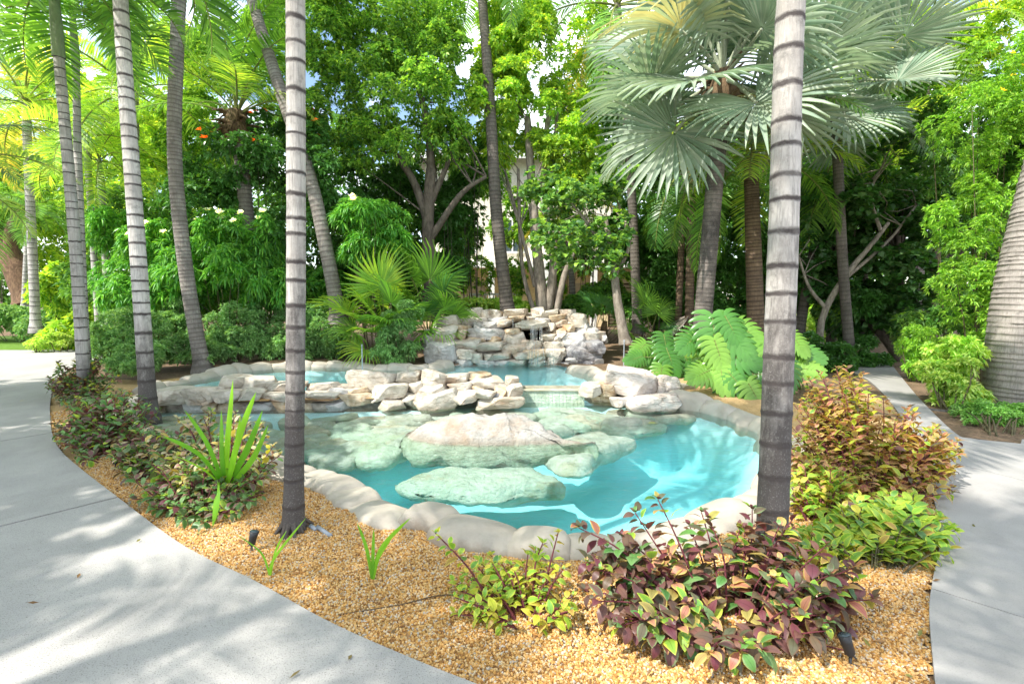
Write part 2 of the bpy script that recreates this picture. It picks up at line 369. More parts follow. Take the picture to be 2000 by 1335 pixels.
def plain(name, c, rough=0.6, spec=0.4):
    s = NT(name); n = s.noise(12, 4)
    return s.done(s.mix(s.ramp(n, [(0.35, 0.0), (0.7, 1.0)]), c, tuple(x*0.82 for x in c)), rough, None, spec)
M['black'] = plain('black_plastic', (0.025, 0.027, 0.03), 0.45)
M['greypipe'] = plain('grey_pipe', (0.30, 0.33, 0.37), 0.5)
M['wall_cream'] = plain('cream_wall', (0.72, 0.66, 0.55), 0.9)
M['wall_yellow'] = plain('yellow_wall', (0.74, 0.60, 0.36), 0.9)
M['white'] = plain('white_paint', (0.80, 0.79, 0.76), 0.7)
M['shutter'] = plain('tan_shutter', (0.50, 0.42, 0.30), 0.7)
M['roof_grey'] = plain('grey_roof_tile', (0.33, 0.32, 0.32), 0.8)
M['wood_dark'] = plain('dark_wood', (0.06, 0.035, 0.02), 0.6)
M['rope'] = plain('hammock_rope', (0.30, 0.27, 0.22), 0.9)
s = NT('window_glass'); M['glass'] = s.done((0.05, 0.07, 0.08), 0.08, None, 0.6)

G1 = (0.05, 0.13, 0.025); G2 = (0.095, 0.21, 0.035); G3 = (0.165, 0.32, 0.05); GD = (0.025, 0.080, 0.014); GD2 = (0.04, 0.12, 0.02)
GY = (0.27, 0.40, 0.06); YY = (0.50, 0.42, 0.04)
L = {}
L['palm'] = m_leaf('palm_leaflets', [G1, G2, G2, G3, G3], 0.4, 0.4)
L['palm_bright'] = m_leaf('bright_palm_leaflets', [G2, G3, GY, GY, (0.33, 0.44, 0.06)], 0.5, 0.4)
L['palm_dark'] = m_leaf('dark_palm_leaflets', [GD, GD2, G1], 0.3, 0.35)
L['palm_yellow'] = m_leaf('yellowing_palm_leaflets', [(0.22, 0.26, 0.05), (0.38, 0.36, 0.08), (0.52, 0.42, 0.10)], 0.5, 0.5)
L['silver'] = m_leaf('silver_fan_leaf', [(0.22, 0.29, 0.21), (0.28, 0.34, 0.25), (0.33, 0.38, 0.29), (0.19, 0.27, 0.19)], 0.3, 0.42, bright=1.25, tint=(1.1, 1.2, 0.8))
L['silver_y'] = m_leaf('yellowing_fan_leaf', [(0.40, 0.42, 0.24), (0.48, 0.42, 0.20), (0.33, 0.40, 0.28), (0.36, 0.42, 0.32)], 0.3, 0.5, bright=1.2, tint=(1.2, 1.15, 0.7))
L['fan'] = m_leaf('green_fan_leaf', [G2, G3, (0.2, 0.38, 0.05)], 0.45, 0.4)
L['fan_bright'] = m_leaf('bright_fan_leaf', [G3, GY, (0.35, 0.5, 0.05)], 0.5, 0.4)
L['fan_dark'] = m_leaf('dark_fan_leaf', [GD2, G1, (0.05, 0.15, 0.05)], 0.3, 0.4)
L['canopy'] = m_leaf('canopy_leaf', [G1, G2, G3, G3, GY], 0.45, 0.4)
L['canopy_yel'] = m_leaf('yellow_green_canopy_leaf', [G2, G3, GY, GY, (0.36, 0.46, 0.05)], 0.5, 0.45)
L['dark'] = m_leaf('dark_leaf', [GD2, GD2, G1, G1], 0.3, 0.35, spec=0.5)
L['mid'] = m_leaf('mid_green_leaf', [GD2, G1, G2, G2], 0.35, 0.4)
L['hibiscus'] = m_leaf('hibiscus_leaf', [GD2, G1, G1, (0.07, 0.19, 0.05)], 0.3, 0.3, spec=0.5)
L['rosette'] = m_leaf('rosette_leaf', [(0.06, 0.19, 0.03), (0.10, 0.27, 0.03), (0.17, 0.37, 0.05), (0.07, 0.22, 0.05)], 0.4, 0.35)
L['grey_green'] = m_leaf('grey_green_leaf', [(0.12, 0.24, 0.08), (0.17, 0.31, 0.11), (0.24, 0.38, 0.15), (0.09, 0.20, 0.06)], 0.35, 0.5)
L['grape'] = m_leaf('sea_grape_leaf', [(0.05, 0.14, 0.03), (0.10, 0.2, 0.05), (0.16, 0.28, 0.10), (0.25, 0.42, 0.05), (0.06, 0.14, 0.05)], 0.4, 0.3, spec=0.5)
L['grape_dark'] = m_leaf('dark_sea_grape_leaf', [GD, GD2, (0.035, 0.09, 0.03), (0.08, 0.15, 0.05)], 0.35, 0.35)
L['tecoma'] = m_leaf('yellow_bell_leaf', [G2, G3, (0.20, 0.38, 0.04), (0.28, 0.44, 0.06)], 0.45, 0.4)
L['lime'] = m_leaf('lime_variegated_leaf', [G3, GY, (0.42, 0.52, 0.12), (0.5, 0.58, 0.2), (0.25, 0.42, 0.08)], 0.4, 0.45)
L['hedge'] = m_leaf('clipped_hedge_leaf', [(0.08, 0.20, 0.04), (0.14, 0.30, 0.06), (0.22, 0.38, 0.10)], 0.35, 0.3)
L['monstera'] = m_leaf('monstera_leaf', [(0.06, 0.18, 0.03), (0.12, 0.27, 0.04), (0.19, 0.34, 0.05), (0.08, 0.21, 0.04)], 0.35, 0.28, spec=0.5, objrand='only', bright=1.25)
L['strap'] = m_leaf('strap_leaf', [(0.14, 0.36, 0.03), (0.22, 0.46, 0.03)], 0.45, 0.35, objrand=True, bright=1.2)
L['petal_white'] = m_leaf('white_petal', [(0.75, 0.75, 0.70), (0.8, 0.8, 0.76)], 0.3, 0.6)
L['petal_orange'] = m_leaf('orange_petal', [(0.8, 0.12, 0.02), (0.85, 0.2, 0.03)], 0.3, 0.5)
L['petal_yellow'] = m_leaf('yellow_petal', [(0.85, 0.55, 0.02), (0.85, 0.62, 0.04)], 0.3, 0.5)
L['col_purple'] = m_leaf('purple_coleus_leaf', [(0.13, 0.035, 0.05), (0.17, 0.06, 0.07), (0.10, 0.10, 0.06), (0.20, 0.10, 0.07), (0.12, 0.05, 0.06), (0.11, 0.12, 0.07)], 0.3, 0.4, (0.15, 0.08, 0.05), objrand=True, bright=1.0)
L['col_pink'] = m_leaf('pink_coleus_leaf', [(0.42, 0.19, 0.12), (0.36, 0.13, 0.10), (0.45, 0.30, 0.12), (0.30, 0.28, 0.08), (0.5, 0.25, 0.16)], 0.35, 0.45, (0.55, 0.45, 0.12), objrand=True, bright=1.0)
L['col_lime'] = m_leaf('lime_coleus_leaf', [(0.16, 0.33, 0.04), (0.24, 0.42, 0.05), (0.12, 0.28, 0.06), (0.34, 0.46, 0.06)], 0.4, 0.4, (0.55, 0.60, 0.08), objrand=True, bright=1.2)
L['col_yellow'] = m_leaf('yellow_coleus_leaf', [(0.38, 0.42, 0.04), (0.24, 0.38, 0.05), (0.48, 0.44, 0.06), (0.35, 0.24, 0.07)], 0.4, 0.4, (0.6, 0.56, 0.1), objrand=True, bright=1.2)
L['col_green'] = m_leaf('green_coleus_leaf', [(0.06, 0.16, 0.04), (0.09, 0.20, 0.05), (0.13, 0.25, 0.08), (0.10, 0.13, 0.06), (0.15, 0.07, 0.07)], 0.3, 0.4, (0.18, 0.28, 0.12), objrand=True, bright=1.2)
L['col_pale'] = m_leaf('pale_coleus_leaf', [(0.45, 0.42, 0.25), (0.5, 0.36, 0.26), (0.33, 0.36, 0.16), (0.52, 0.40, 0.10), (0.3, 0.16, 0.13)], 0.3, 0.45, (0.55, 0.50, 0.3), objrand=True, bright=1.2)

# ------------------------------------------------------------------ polygons of pools and paths (traced on the ground plane)
def gpoly(pts, z): return np.array([[G(x, y, z).x, G(x, y, z).y] for x, y in pts])
def smooth_closed(p, n):
    k = len(p); out = []
    for i in range(n):
        t = i/n*k; a = int(t); u = t-a
        p0, p1, p2, p3 = p[(a-1) % k], p[a % k], p[(a+1) % k], p[(a+2) % k]
        out.append(0.5*((2*p1)+(p2-p0)*u+(2*p0-5*p1+4*p2-p3)*u*u+(3*p1-p0-3*p2+p3)*u**3))
    return np.array(out)
LW, UW = -0.05, 0.15      # water levels of the lower and the upper pool
low_px = [(262,812),(300,850),(420,893),(520,905),(600,925),(690,950),(745,985),(800,1008),(870,1018),(930,1040),(1000,1056),(1080,1062),
          (1160,1066),(1240,1058),(1320,1034),(1400,1000),(1470,962),(1500,905),(1490,855),(1440,826),(1375,806),(1300,794),(1225,787),
          (1140,787),(1020,788),(900,792),(760,797),(640,800),(500,802),(380,803),(300,801)]
up_px = [(296,762),(370,746),(460,729),(560,718),(650,717),(740,722),(830,724),(880,718),(920,711),(990,708),(1060,711),(1110,721),(1165,737),(1205,752),
         (1190,758),(1135,757),(1030,757),(900,760),(760,762),(640,764),(500,765),(400,766),(320,768)]
LOWP = smooth_closed(gpoly(low_px, LW), 180); UPP = smooth_closed(gpoly(up_px, UW), 150)
def inside(p, poly):
    x, y = p[:, 0], p[:, 1]; c = np.zeros(len(p), bool); n = len(poly); j = n-1
    for i in range(n):
        xi, yi = poly[i]; xj, yj = poly[j]
        m = ((yi > y) != (yj > y)) & (x < (xj-xi)*(y-yi)/(yj-yi+1e-12)+xi); c ^= m; j = i
    return c
def dist_poly(p, poly):
    d = np.full(len(p), 1e9); n = len(poly)
    for i in range(n):
        a = poly[i]; b = poly[(i+1) % n]; ab = b-a; t = np.clip(((p-a)@ab)/(ab@ab+1e-12), 0, 1)
        q = a+t[:, None]*ab; d = np.minimum(d, np.hypot(*(p-q).T))
    return d
def sdf(p, poly):
    d = dist_poly(p, poly); return np.where(inside(p, poly), -d, d)

def grid_sheet(name, x0, x1, y0, y1, step, keep, zf, mat, parent=None):
    xs = np.arange(x0, x1+step/2, step); ys = np.arange(y0, y1+step/2, step)
    X, Y = np.meshgrid(xs, ys); nx = len(xs); ny = len(ys)
    cx, cy = (X[:-1, :-1]+step/2).ravel(), (Y[:-1, :-1]+step/2).ravel()
    k = keep(np.stack([cx, cy], 1))
    i = np.arange(ny-1)[:, None]*nx+np.arange(nx-1)[None]; i = i.ravel()[k]
    q = np.stack([i, i+1, i+1+nx, i+nx], 1)
    used = np.unique(q); remap = np.full(nx*ny, -1); remap[used] = np.arange(len(used)); q = remap[q]
    p = np.stack([X.ravel()[used], Y.ravel()[used]], 1)
    v = np.column_stack([p, zf(p)])
    return obj(name, mesh_np(name, v, None, q, [mat]), parent)

# ground with the pool holes cut out
hole = lambda p: (sdf(p, LOWP) < 0.10) | (sdf(p, UPP) < 0.10)
def near_noise(p, a=0.02, f=1.4): return np.array([noise.fractal(Vector((q[0]*f, q[1]*f, 3.1)), 1, 2, 3) for q in p])*a
g_ = grid_sheet('ground', -9, 7, 0, 13, 0.1, lambda p: ~hole(p), lambda p: ground_h(p[:, 0], p[:, 1])-0.004, M['soil'])
tag(g_, kind='structure')
g = Geo()
for (x0, x1, y0, y1) in ((-150, -9, -60, 300), (7, 150, -60, 300), (-9, 7, -60, 0), (-9, 7, 13, 300)):
    nx = 8; ny = 8
    if x0 == -9:   # follow the raised strip exactly where it meets the fine sheet
        xs = np.arange(-9, 7.01, 0.1); ys = np.array([y0, (y0+y1)/2, y1]) if y0 != 13 else np.array([13, 60, 300])
    else:
        xs = np.linspace(x0, x1, 9); ys = np.linspace(y0, y1, 9)
    X, Y = np.meshgrid(xs, ys); n_ = len(xs)
    v = np.column_stack([X.ravel(), Y.ravel(), ground_h(X.ravel(), Y.ravel())-0.004])
    q = [(j*n_+i, j*n_+i+1, (j+1)*n_+i+1, (j+1)*n_+i) for j in range(len(ys)-1) for i in range(n_-1)]
    g.add(v, q)
tag(obj('ground', g.mesh('ground_far', [M['soil']])), kind='structure')

# paths: outline traced on the ground, cut into slabs along the joints
def clip(poly, nx, ny, c):
    out = []; k = len(poly)
    for i in range(k):
        a = poly[i]; b = poly[(i+1) % k]; da = a[0]*nx+a[1]*ny-c; db = b[0]*nx+b[1]*ny-c
        if da >= 0: out.append(a)
        if (da >= 0) != (db >= 0):
            t = da/(da-db); out.append(a+(b-a)*t)
    return out
def slab_mesh(poly, z0, z1, mat, name='slab', bev=0.006):
    bm = bmesh.new(); n = len(poly)
    vs = [bm.verts.new((p[0], p[1], z1)) for p in poly]; f = bm.faces.new(vs)
    if f.normal.z < 0 or f.calc_area() >= 0: f.normal_update()
    if f.normal.z < 0: bmesh.ops.reverse_faces(bm, faces=[f])
    r = bmesh.ops.extrude_face_region(bm, geom=[f])
    for e in r['geom']:
        if isinstance(e, bmesh.types.BMVert): e.co.z = z1
    for v in vs: v.co.z = z0
    bmesh.ops.recalc_face_normals(bm, faces=bm.faces)
    bmesh.ops.triangulate(bm, faces=[f for f in bm.faces if len(f.verts) > 4])
    me = bpy.data.meshes.new(name); bm.to_mesh(me); bm.free(); me.materials.append(mat); return me

def cut_path(root, poly, lines, z0, z1, mat, gap=0.012):
    cells = [list(poly)]
    for (a, b) in lines:
        d = (b-a); L_ = math.hypot(*d); nx, ny = -d[1]/L_, d[0]/L_; c = a[0]*nx+a[1]*ny; new = []
        for ce in cells:
            for s_ in (1, -1):
                r = clip(ce, nx*s_, ny*s_, c*s_+gap/2)
                if len(r) > 2: new.append(r)
        cells = new
    for ce in cells:
        ar = 0
        for i in range(len(ce)): ar += ce[i-1][0]*ce[i][1]-ce[i][0]*ce[i-1][1]
        if abs(ar) < 0.05: continue
        clean = [ce[0]]
        for p in ce[1:]:
            if np.hypot(*(p-clean[-1])) > 1e-4: clean.append(p)
        obj('slab', slab_mesh(clean, z0, z1, mat), root)

edge_px = [(960,1345),(800,1282),(640,1211),(500,1134),(355,1062),(230,970),(150,908),(118,878),(103,850),(98,815),(99,780),(112,740),(150,712),(205,697)]
eL = [G(x, y, 0.03) for x, y in edge_px]
e2 = spline(eL, 70)
left_poly = [np.array([p.x, p.y]) for p in e2]
far = G(215, 689, 0.03)
left_poly += [np.array([far.x-1.2, far.y+0.4]), np.array([-12.5, 14.6]), np.array([-30, 16]), np.array([-30, -6]), np.array([1.4, -6]), np.array([0.9, 0.2])]
lp = thing('driveway', 'speckled grey concrete path curving round the left of the gravel bed', 'path'); del lp['category']; del lp['label']; lp['kind'] = 'structure'
def jl(a, b): pa = G(*a, 0.03); pb = G(*b, 0.03); return (np.array([pa.x, pa.y]), np.array([pb.x, pb.y]))
cut_path(lp, left_poly, [jl((0,1027),(230,970)), jl((0,861),(110,843))], -0.15, 0.03, M['concrete'], 0.026)
base = slab_mesh([np.array([-30., -6.]), np.array([0.7, -6.]), np.array([-0.9, 2.2]), np.array([-2.6, 3.2]), np.array([-5.6, 6.]), np.array([-6.6, 8.]), np.array([-9., 12.]), np.array([-30., 14.])], -0.3, -0.09, M['soil'])
obj('slab_bed', base, lp)

red_px = [(1828,1345),(1815,1195),(1822,1130),(1835,1060),(1828,990),(1800,900),(1765,820),(1722,765),(1690,738),(1655,722)]
ri_px = [(1745,716),(1768,745),(1800,782),(1862,842),(1900,856),(2010,868),(2200,900)]
right_poly = [np.array([p.x, p.y]) for p in spline([G(x, y, 0.03) for x, y in red_px], 50)]
right_poly += [np.array([6.0, 11.6]), np.array([6.2, 13.2]), np.array([9.0, 13.6])]
right_poly += [np.array([p.x, p.y]) for p in spline([G(x, y, 0.03) for x, y in ri_px], 30)]
right_poly += [np.array([12, 4.5]), np.array([12, -6]), np.array([2.2, -6]), np.array([1.75, 0.3])]
rp = thing('footpath', 'x', 'x'); del rp['category']; del rp['label']; rp['kind'] = 'structure'
cut_path(rp, right_poly, [jl((1825,1150),(2000,1205)), jl((1850,900),(2000,938)), jl((1740,790),(1900,805)), jl((1700,740),(1800,745))], -0.15, 0.03, M['concrete2'], 0.008)
obj('slab_bed', slab_mesh([np.array([2.0, -6.]), np.array([12., -6.]), np.array([12., 4.4]), np.array([5.6, 5.5]), np.array([2.9, 3.]), np.array([2.4, 1.])], -0.2, 0.02, M['concrete2']), rp)

# gravel bed: sheet with relief and loose pebbles lying on it
LP_ = np.array(left_poly); RP_ = np.array(right_poly)
bed_poly = np.concatenate([np.array([[p.x, p.y] for p in e2]), gpoly([(300,720),(500,700),(900,690)], 0.1), gpoly([(1250,720),(1400,760),(1560,790),(1640,780)], 0.05), RP_[:50][::-1][6:], np.array([[1.7, 0.2], [0.7, 0.3]])])
def bed_z(p): return ground_h(p[:, 0], p[:, 1])+0.006+near_noise(p, 0.016)*np.clip(dist_poly(p, LP_)/0.3, 0, 1)
gb = grid_sheet('gravel_bed', -7.5, 5.5, 0.2, 9.5, 0.07, lambda p: inside(p, bed_poly) & ~((sdf(p, LOWP) < 0.12) | (sdf(p, UPP) < 0.12)) & ~inside(p, LP_) & ~inside(p, RP_), bed_z, M['gravel'])
tag(gb, kind='structure')

def pebble_modifier(src, density, rmin, rmax, seed):
    ng = bpy.data.node_groups.new('pebbles', 'GeometryNodeTree')
    ng.interface.new_socket(name='Geometry', in_out='INPUT', socket_type='NodeSocketGeometry')
    ng.interface.new_socket(name='Geometry', in_out='OUTPUT', socket_type='NodeSocketGeometry')
    N = ng.nodes; K = ng.links
    gi = N.new('NodeGroupInput'); go = N.new('NodeGroupOutput')
    dp = N.new('GeometryNodeDistributePointsOnFaces'); dp.inputs['Density'].default_value = density; dp.inputs['Seed'].default_value = seed
    ic = N.new('GeometryNodeMeshIcoSphere'); ic.inputs['Radius'].default_value = 1; ic.inputs['Subdivisions'].default_value = 2
    sp = N.new('GeometryNodeSetPosition'); nz = N.new('ShaderNodeTexNoise'); nz.inputs['Scale'].default_value = 1.1
    sub = N.new('ShaderNodeVectorMath'); sub.operation = 'SUBTRACT'; sub.inputs[1].default_value = (0.5, 0.5, 0.5)
    scl = N.new('ShaderNodeVectorMath'); scl.operation = 'SCALE'; scl.inputs['Scale'].default_value = 1.1
    K.new(ic.outputs['Mesh'], sp.inputs['Geometry']); K.new(nz.outputs['Color'], sub.inputs[0]); K.new(sub.outputs[0], scl.inputs[0]); K.new(scl.outputs[0], sp.inputs['Offset'])
    sm = N.new('GeometryNodeSetMaterial'); sm.inputs['Material'].default_value = M['pebble']; K.new(sp.outputs[0], sm.inputs[0])
    io = N.new('GeometryNodeInstanceOnPoints'); K.new(gi.outputs[0], dp.inputs['Mesh']); K.new(dp.outputs['Points'], io.inputs['Points']); K.new(sm.outputs[0], io.inputs['Instance'])
    rr = N.new('FunctionNodeRandomValue'); rr.data_type = 'FLOAT_VECTOR'; rr.inputs[0].default_value = (0, 0, 0); rr.inputs[1].default_value = (6.28, 6.28, 6.28); K.new(rr.outputs[0], io.inputs['Rotation'])
    rs = N.new('FunctionNodeRandomValue'); rs.data_type = 'FLOAT_VECTOR'; rs.inputs[0].default_value = (rmin, rmin, rmin*0.7); rs.inputs[1].default_value = (rmax, rmax, rmax*0.7); rs.inputs['Seed'].default_value = 5; K.new(rs.outputs[0], io.inputs['Scale'])
    st = N.new('GeometryNodeStoreNamedAttribute'); st.domain = 'INSTANCE'; st.data_type = 'FLOAT'; st.inputs['Name'].default_value = 'tone'
    rv = N.new('FunctionNodeRandomValue'); rv.data_type = 'FLOAT'; rv.inputs['Seed'].default_value = 9
    K.new(rv.outputs[1], st.inputs['Value']); K.new(io.outputs[0], st.inputs['Geometry']); K.new(st.outputs[0], go.inputs[0])
    md = src.modifiers.new('pebbles', 'NODES'); md.node_group = ng
def bed_keep(p): return inside(p, bed_poly) & (sdf(p, LOWP) > 0.3) & (sdf(p, UPP) > 0.3) & ~inside(p, LP_) & ~inside(p, RP_)
pg = grid_sheet('gravel', -4.2, 4.2, 1.2, 5.2, 0.06, lambda p: bed_keep(p) & ((p[:, 1] < 4.3) | (p[:, 0] < -2.0)), lambda p: bed_z(p)+0.003, M['gravel'])
tag(pg, 'loose golden orange gravel covering the planting bed', 'gravel', kind='stuff')
pebble_modifier(pg, 13000, 0.0045, 0.0098, 3)
pg2 = grid_sheet('gravel', -6.2, -3.0, 4.8, 9.0, 0.08, lambda p: bed_keep(p) & (p[:, 1] > 5.2), lambda p: bed_z(p)+0.003, M['gravel'])
tag(pg2, 'loose gravel at the far left end of the planting bed', 'gravel', kind='stuff')
pebble_modifier(pg2, 4000, 0.006, 0.013, 4)

# lawn strip and far paving beyond the drive
g = Geo(); a = G(-60, 684, 0.02); b = G(150, 688, 0.02)
box(g, -40, b.x+1, a.y, a.y+5, -0.02, 0.035)
tag(obj('lawn', g.mesh('lawn', [M['lawn']])), kind='structure')

# ------------------------------------------------------------------ pools
shelf_px = [(240,812),(300,850),(420,880),(540,885),(640,885),(720,885),(790,872),(880,850),(1010,840),(1120,835),(1200,838),(1290,830),(1330,800),(1240,786),(1000,788),(700,797),(400,803)]
SHELF = gpoly(shelf_px, -0.2)
def low_floor(p):
    d = -sdf(p, LOWP); sh = sdf(p, SHELF)
    deep = -0.12-0.72*sstep(0.0, 0.55, d)
    she = np.full(len(p), -0.34)
    return np.where(sh < 0, np.maximum(deep, she), np.maximum(deep, she-(0.55)*sstep(0.0, 0.22, sh)))
b1 = grid_sheet('pool_floor', -6, 3.5, 2.8, 8.4, 0.06, lambda p: sdf(p, LOWP) < 0.13, low_floor, M['plaster']); tag(b1, kind='structure')
b2 = grid_sheet('pool_floor', -7, 3, 7, 11.6, 0.07, lambda p: sdf(p, UPP) < 0.10, lambda p: 0.08-0.38*sstep(0, 0.5, -sdf(p, UPP)), M['plaster']); tag(b2, kind='structure')
def water_body(poly, grow, z1, z0, name):
    c = poly; n = len(c)
    t = np.roll(c, -1, 0)-np.roll(c, 1, 0); t /= np.hypot(*t.T)[:, None]
    area = 0.5*np.sum(c[:, 0]*np.roll(c[:, 1], -1)-np.roll(c[:, 0], -1)*c[:, 1])
    nrm = np.stack([t[:, 1], -t[:, 0]], 1)*(1 if area > 0 else -1)
    q = c+nrm*grow
    if area < 0: q = q[::-1]
    bm = bmesh.new()
    top = [bm.verts.new((x, y, z1)) for x, y in q]; bot = [bm.verts.new((x, y, z0)) for x, y in q]
    bm.faces.new(top); bm.faces.new(bot[::-1])
    for i in range(n):
        j = (i+1) % n; bm.faces.new((top[j], top[i], bot[i], bot[j]))
    bmesh.ops.triangulate(bm, faces=[f for f in bm.faces if len(f.verts) > 4])
    bmesh.ops.recalc_face_normals(bm, faces=bm.faces)
    me = bpy.data.meshes.new(name); bm.to_mesh(me); bm.free(); me.materials.append(M['water'])
    o = obj(name, me); o['kind'] = 'structure'; return o
water_body(LOWP, 0.07, LW, -1.05, 'pool_water')
water_body(UPP, 0.07, UW, -0.32, 'pool_water')

# coping: lumpy plastered stones one after the other round both pools
def coping(poly, i0, i1, width, level, gz, rs, name, parent, wl_inner=0.03):
    """stones along poly[i0..i1] (wrapping), gz(x,y) ground height outside"""
    n = len(poly); idx = [(i0+k) % n for k in range((i1-i0) % n+1)]
    pts = poly[idx]; seg = np.hypot(*(pts[1:]-pts[:-1]).T); s_ = np.concatenate([[0], np.cumsum(seg)])
    area = 0.5*np.sum(poly[:, 0]*np.roll(poly[:, 1], -1)-np.roll(poly[:, 0], -1)*poly[:, 1]); sg = 1 if area > 0 else -1
    def at(u):
        x = np.interp(u, s_, pts[:, 0]); y = np.interp(u, s_, pts[:, 1])
        a = np.array([np.interp(u-0.12, s_, pts[:, 0]), np.interp(u-0.12, s_, pts[:, 1])]); b = np.array([np.interp(u+0.12, s_, pts[:, 0]), np.interp(u+0.12, s_, pts[:, 1])])
        t = (b-a)/np.hypot(*(b-a)); return np.array([x, y]), t, np.array([t[1], -t[0]])*sg
    u = 0.0
    while u < s_[-1]-0.05:
        ln = rs.uniform(0.26, 0.52)*(1.15 if width > 0.4 else 0.9)
        if s_[-1]-u-ln < 0.15: ln = s_[-1]-u
        w = width*rs.uniform(0.85, 1.18); hgt = rs.uniform(0.05, 0.13); sd = rs.uniform(0, 50)
        nu, nv = 13, 15; V = []; A = []
        for i in range(nu):
            f = i/(nu-1); uu = u-0.035+f*(ln+0.07); c, t, nr = at(min(max(uu, 0), s_[-1]))
            e = max(0.0, 1-abs(2*f-1)**3.2)**0.5
            for j in range(nv):
                g_ = j/(nv-1); an = PI*(1-g_)            # from the water side over the top to the gravel side
                off = -0.06+w/2+math.copysign(abs(math.cos(an))**0.75, math.cos(an))*(-1)*(-1)*w/2*(0.82+0.18*e)
                zt = max(level+0.02, gz(c[0], c[1]))+hgt
                x = c+nr*off
                zb = -0.30 if g_ < 0.5 else gz(x[0], x[1])-0.10
                zz = zb+(zt-zb)*(math.sin(an)**0.6)*(0.78+0.22*e) if 0 < j < nv-1 else zb
                nz = noise.fractal(Vector((x[0]*2.2+sd, x[1]*2.2, g_*1.5)), 1, 2, 5)*0.06
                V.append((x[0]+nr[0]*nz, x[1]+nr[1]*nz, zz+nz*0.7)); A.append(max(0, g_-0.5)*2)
        q = [(i*nv+j, i*nv+j+1, (i+1)*nv+j+1, (i+1)*nv+j) for i in range(nu-1) for j in range(nv-1)]
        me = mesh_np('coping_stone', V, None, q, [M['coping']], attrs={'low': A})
        bm = bmesh.new(); bm.from_mesh(me)
        bm.verts.ensure_lookup_table()
        for st in (0, (nu-1)*nv):
            try: bm.faces.new([bm.verts[st+k] for k in range(nv)])
            except ValueError: pass
        bmesh.ops.recalc_face_normals(bm, faces=bm.faces); bm.to_mesh(me); bm.free()
        obj('coping_stone', me, parent)
        u += ln
rs = np.random.RandomState(7)
def near_idx(poly, px, z):
    p = G(*px, z); return int(np.argmin(np.hypot(poly[:, 0]-p.x, poly[:, 1]-p.y)))
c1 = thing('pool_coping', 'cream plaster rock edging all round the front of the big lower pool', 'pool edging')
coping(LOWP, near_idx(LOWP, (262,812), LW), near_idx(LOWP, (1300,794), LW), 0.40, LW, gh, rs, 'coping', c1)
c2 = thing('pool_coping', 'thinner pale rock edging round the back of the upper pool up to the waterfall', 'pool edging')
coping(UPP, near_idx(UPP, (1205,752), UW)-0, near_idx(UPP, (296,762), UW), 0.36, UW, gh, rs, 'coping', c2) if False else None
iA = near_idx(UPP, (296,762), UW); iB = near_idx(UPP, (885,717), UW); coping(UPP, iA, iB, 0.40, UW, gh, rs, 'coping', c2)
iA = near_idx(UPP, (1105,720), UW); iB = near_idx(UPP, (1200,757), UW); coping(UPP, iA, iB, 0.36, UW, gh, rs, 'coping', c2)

# ------------------------------------------------------------------ rocks
def ico(sub):
    bm = bmesh.new(); bmesh.ops.create_icosphere(bm, subdivisions=sub, radius=1)
    v = np.array([tuple(x.co) for x in bm.verts]); f = np.array([[x.index for x in fc.verts] for fc in bm.faces]); bm.free(); return v, f
ICO4 = ico(4); ICO5 = ico(5); ICO3 = ico(3)
def rock_shape(seed, base=ICO4, cuts=22, rough=0.055, freq=1.9, boxy=0.8):
    rs = np.random.RandomState(seed); v = base[0].copy()
    v = v/(np.sum(np.abs(v)**5, 1)**0.2)[:, None]
    for _ in range(cuts):
        n = rs.randn(3)
        if _ < 2: n = np.array([rs.uniform(-.2, .2), rs.uniform(-.2, .2), 1-2*_]); n /= np.linalg.norm(n); d = rs.uniform(0.6, 0.75)
        elif _ < 8: n = np.array([math.cos(_*1.047+rs.uniform(-.4, .4)), math.sin(_*1.047+rs.uniform(-.4, .4)), rs.uniform(-.35, .35)]); n /= np.linalg.norm(n); d = rs.uniform(0.72, 0.95)
        else: n /= np.linalg.norm(n); d = rs.uniform(0.78, 1.15)
        k = v@n-d; v -= np.outer(np.clip(k, 0, None), n)*0.985
    o = Vector((seed*3.7, seed*1.3, 0))
    ds = np.array([noise.fractal(Vector(p)*freq+o, 1, 2.1, 5) for p in v])*rough
    r2 = np.array([abs(noise.noise(Vector((p[0]*1.2, p[1]*1.2, p[2]*5))+o)) for p in v])*rough*0.7
    v = v*(1+(ds-r2)[:, None])
    mn, mx_ = v.min(0), v.max(0); return (v-(mn+mx_)/2)/((mx_-mn)/2)
ROCKS = {}
def rock_mesh(k, mat):
    key = (k, mat)
    if key not in ROCKS:
        ROCKS[key] = mesh_np('stone', rock_shape(k+1), ICO4[1], None, [M[mat]])
        ROCKS[key].set_sharp_from_angle(angle=R(24))
    return ROCKS[key]
rr = random.Random(5)
def stone(parent, x0, y0, x1, y1, Y, depth, mat='limestone', tilt=0, k=None, name='stone', grow=1.06):
    c = P((x0+x1)/2, (y0+y1)/2, Y); sc = Y/1000
    k = rr.randrange(14) if k is None else k
    off = Vector(parent.location) if parent else Vector((0, 0, 0))
    o = obj(name, rock_mesh(k, mat), parent, c-off, (rr.uniform(-.06, .06), R(tilt)+rr.uniform(-.03, .03), rr.uniform(-.12, .12)), ((x1-x0)/2*sc*grow, depth/2, (y1-y0)/2*sc*grow))
    return o

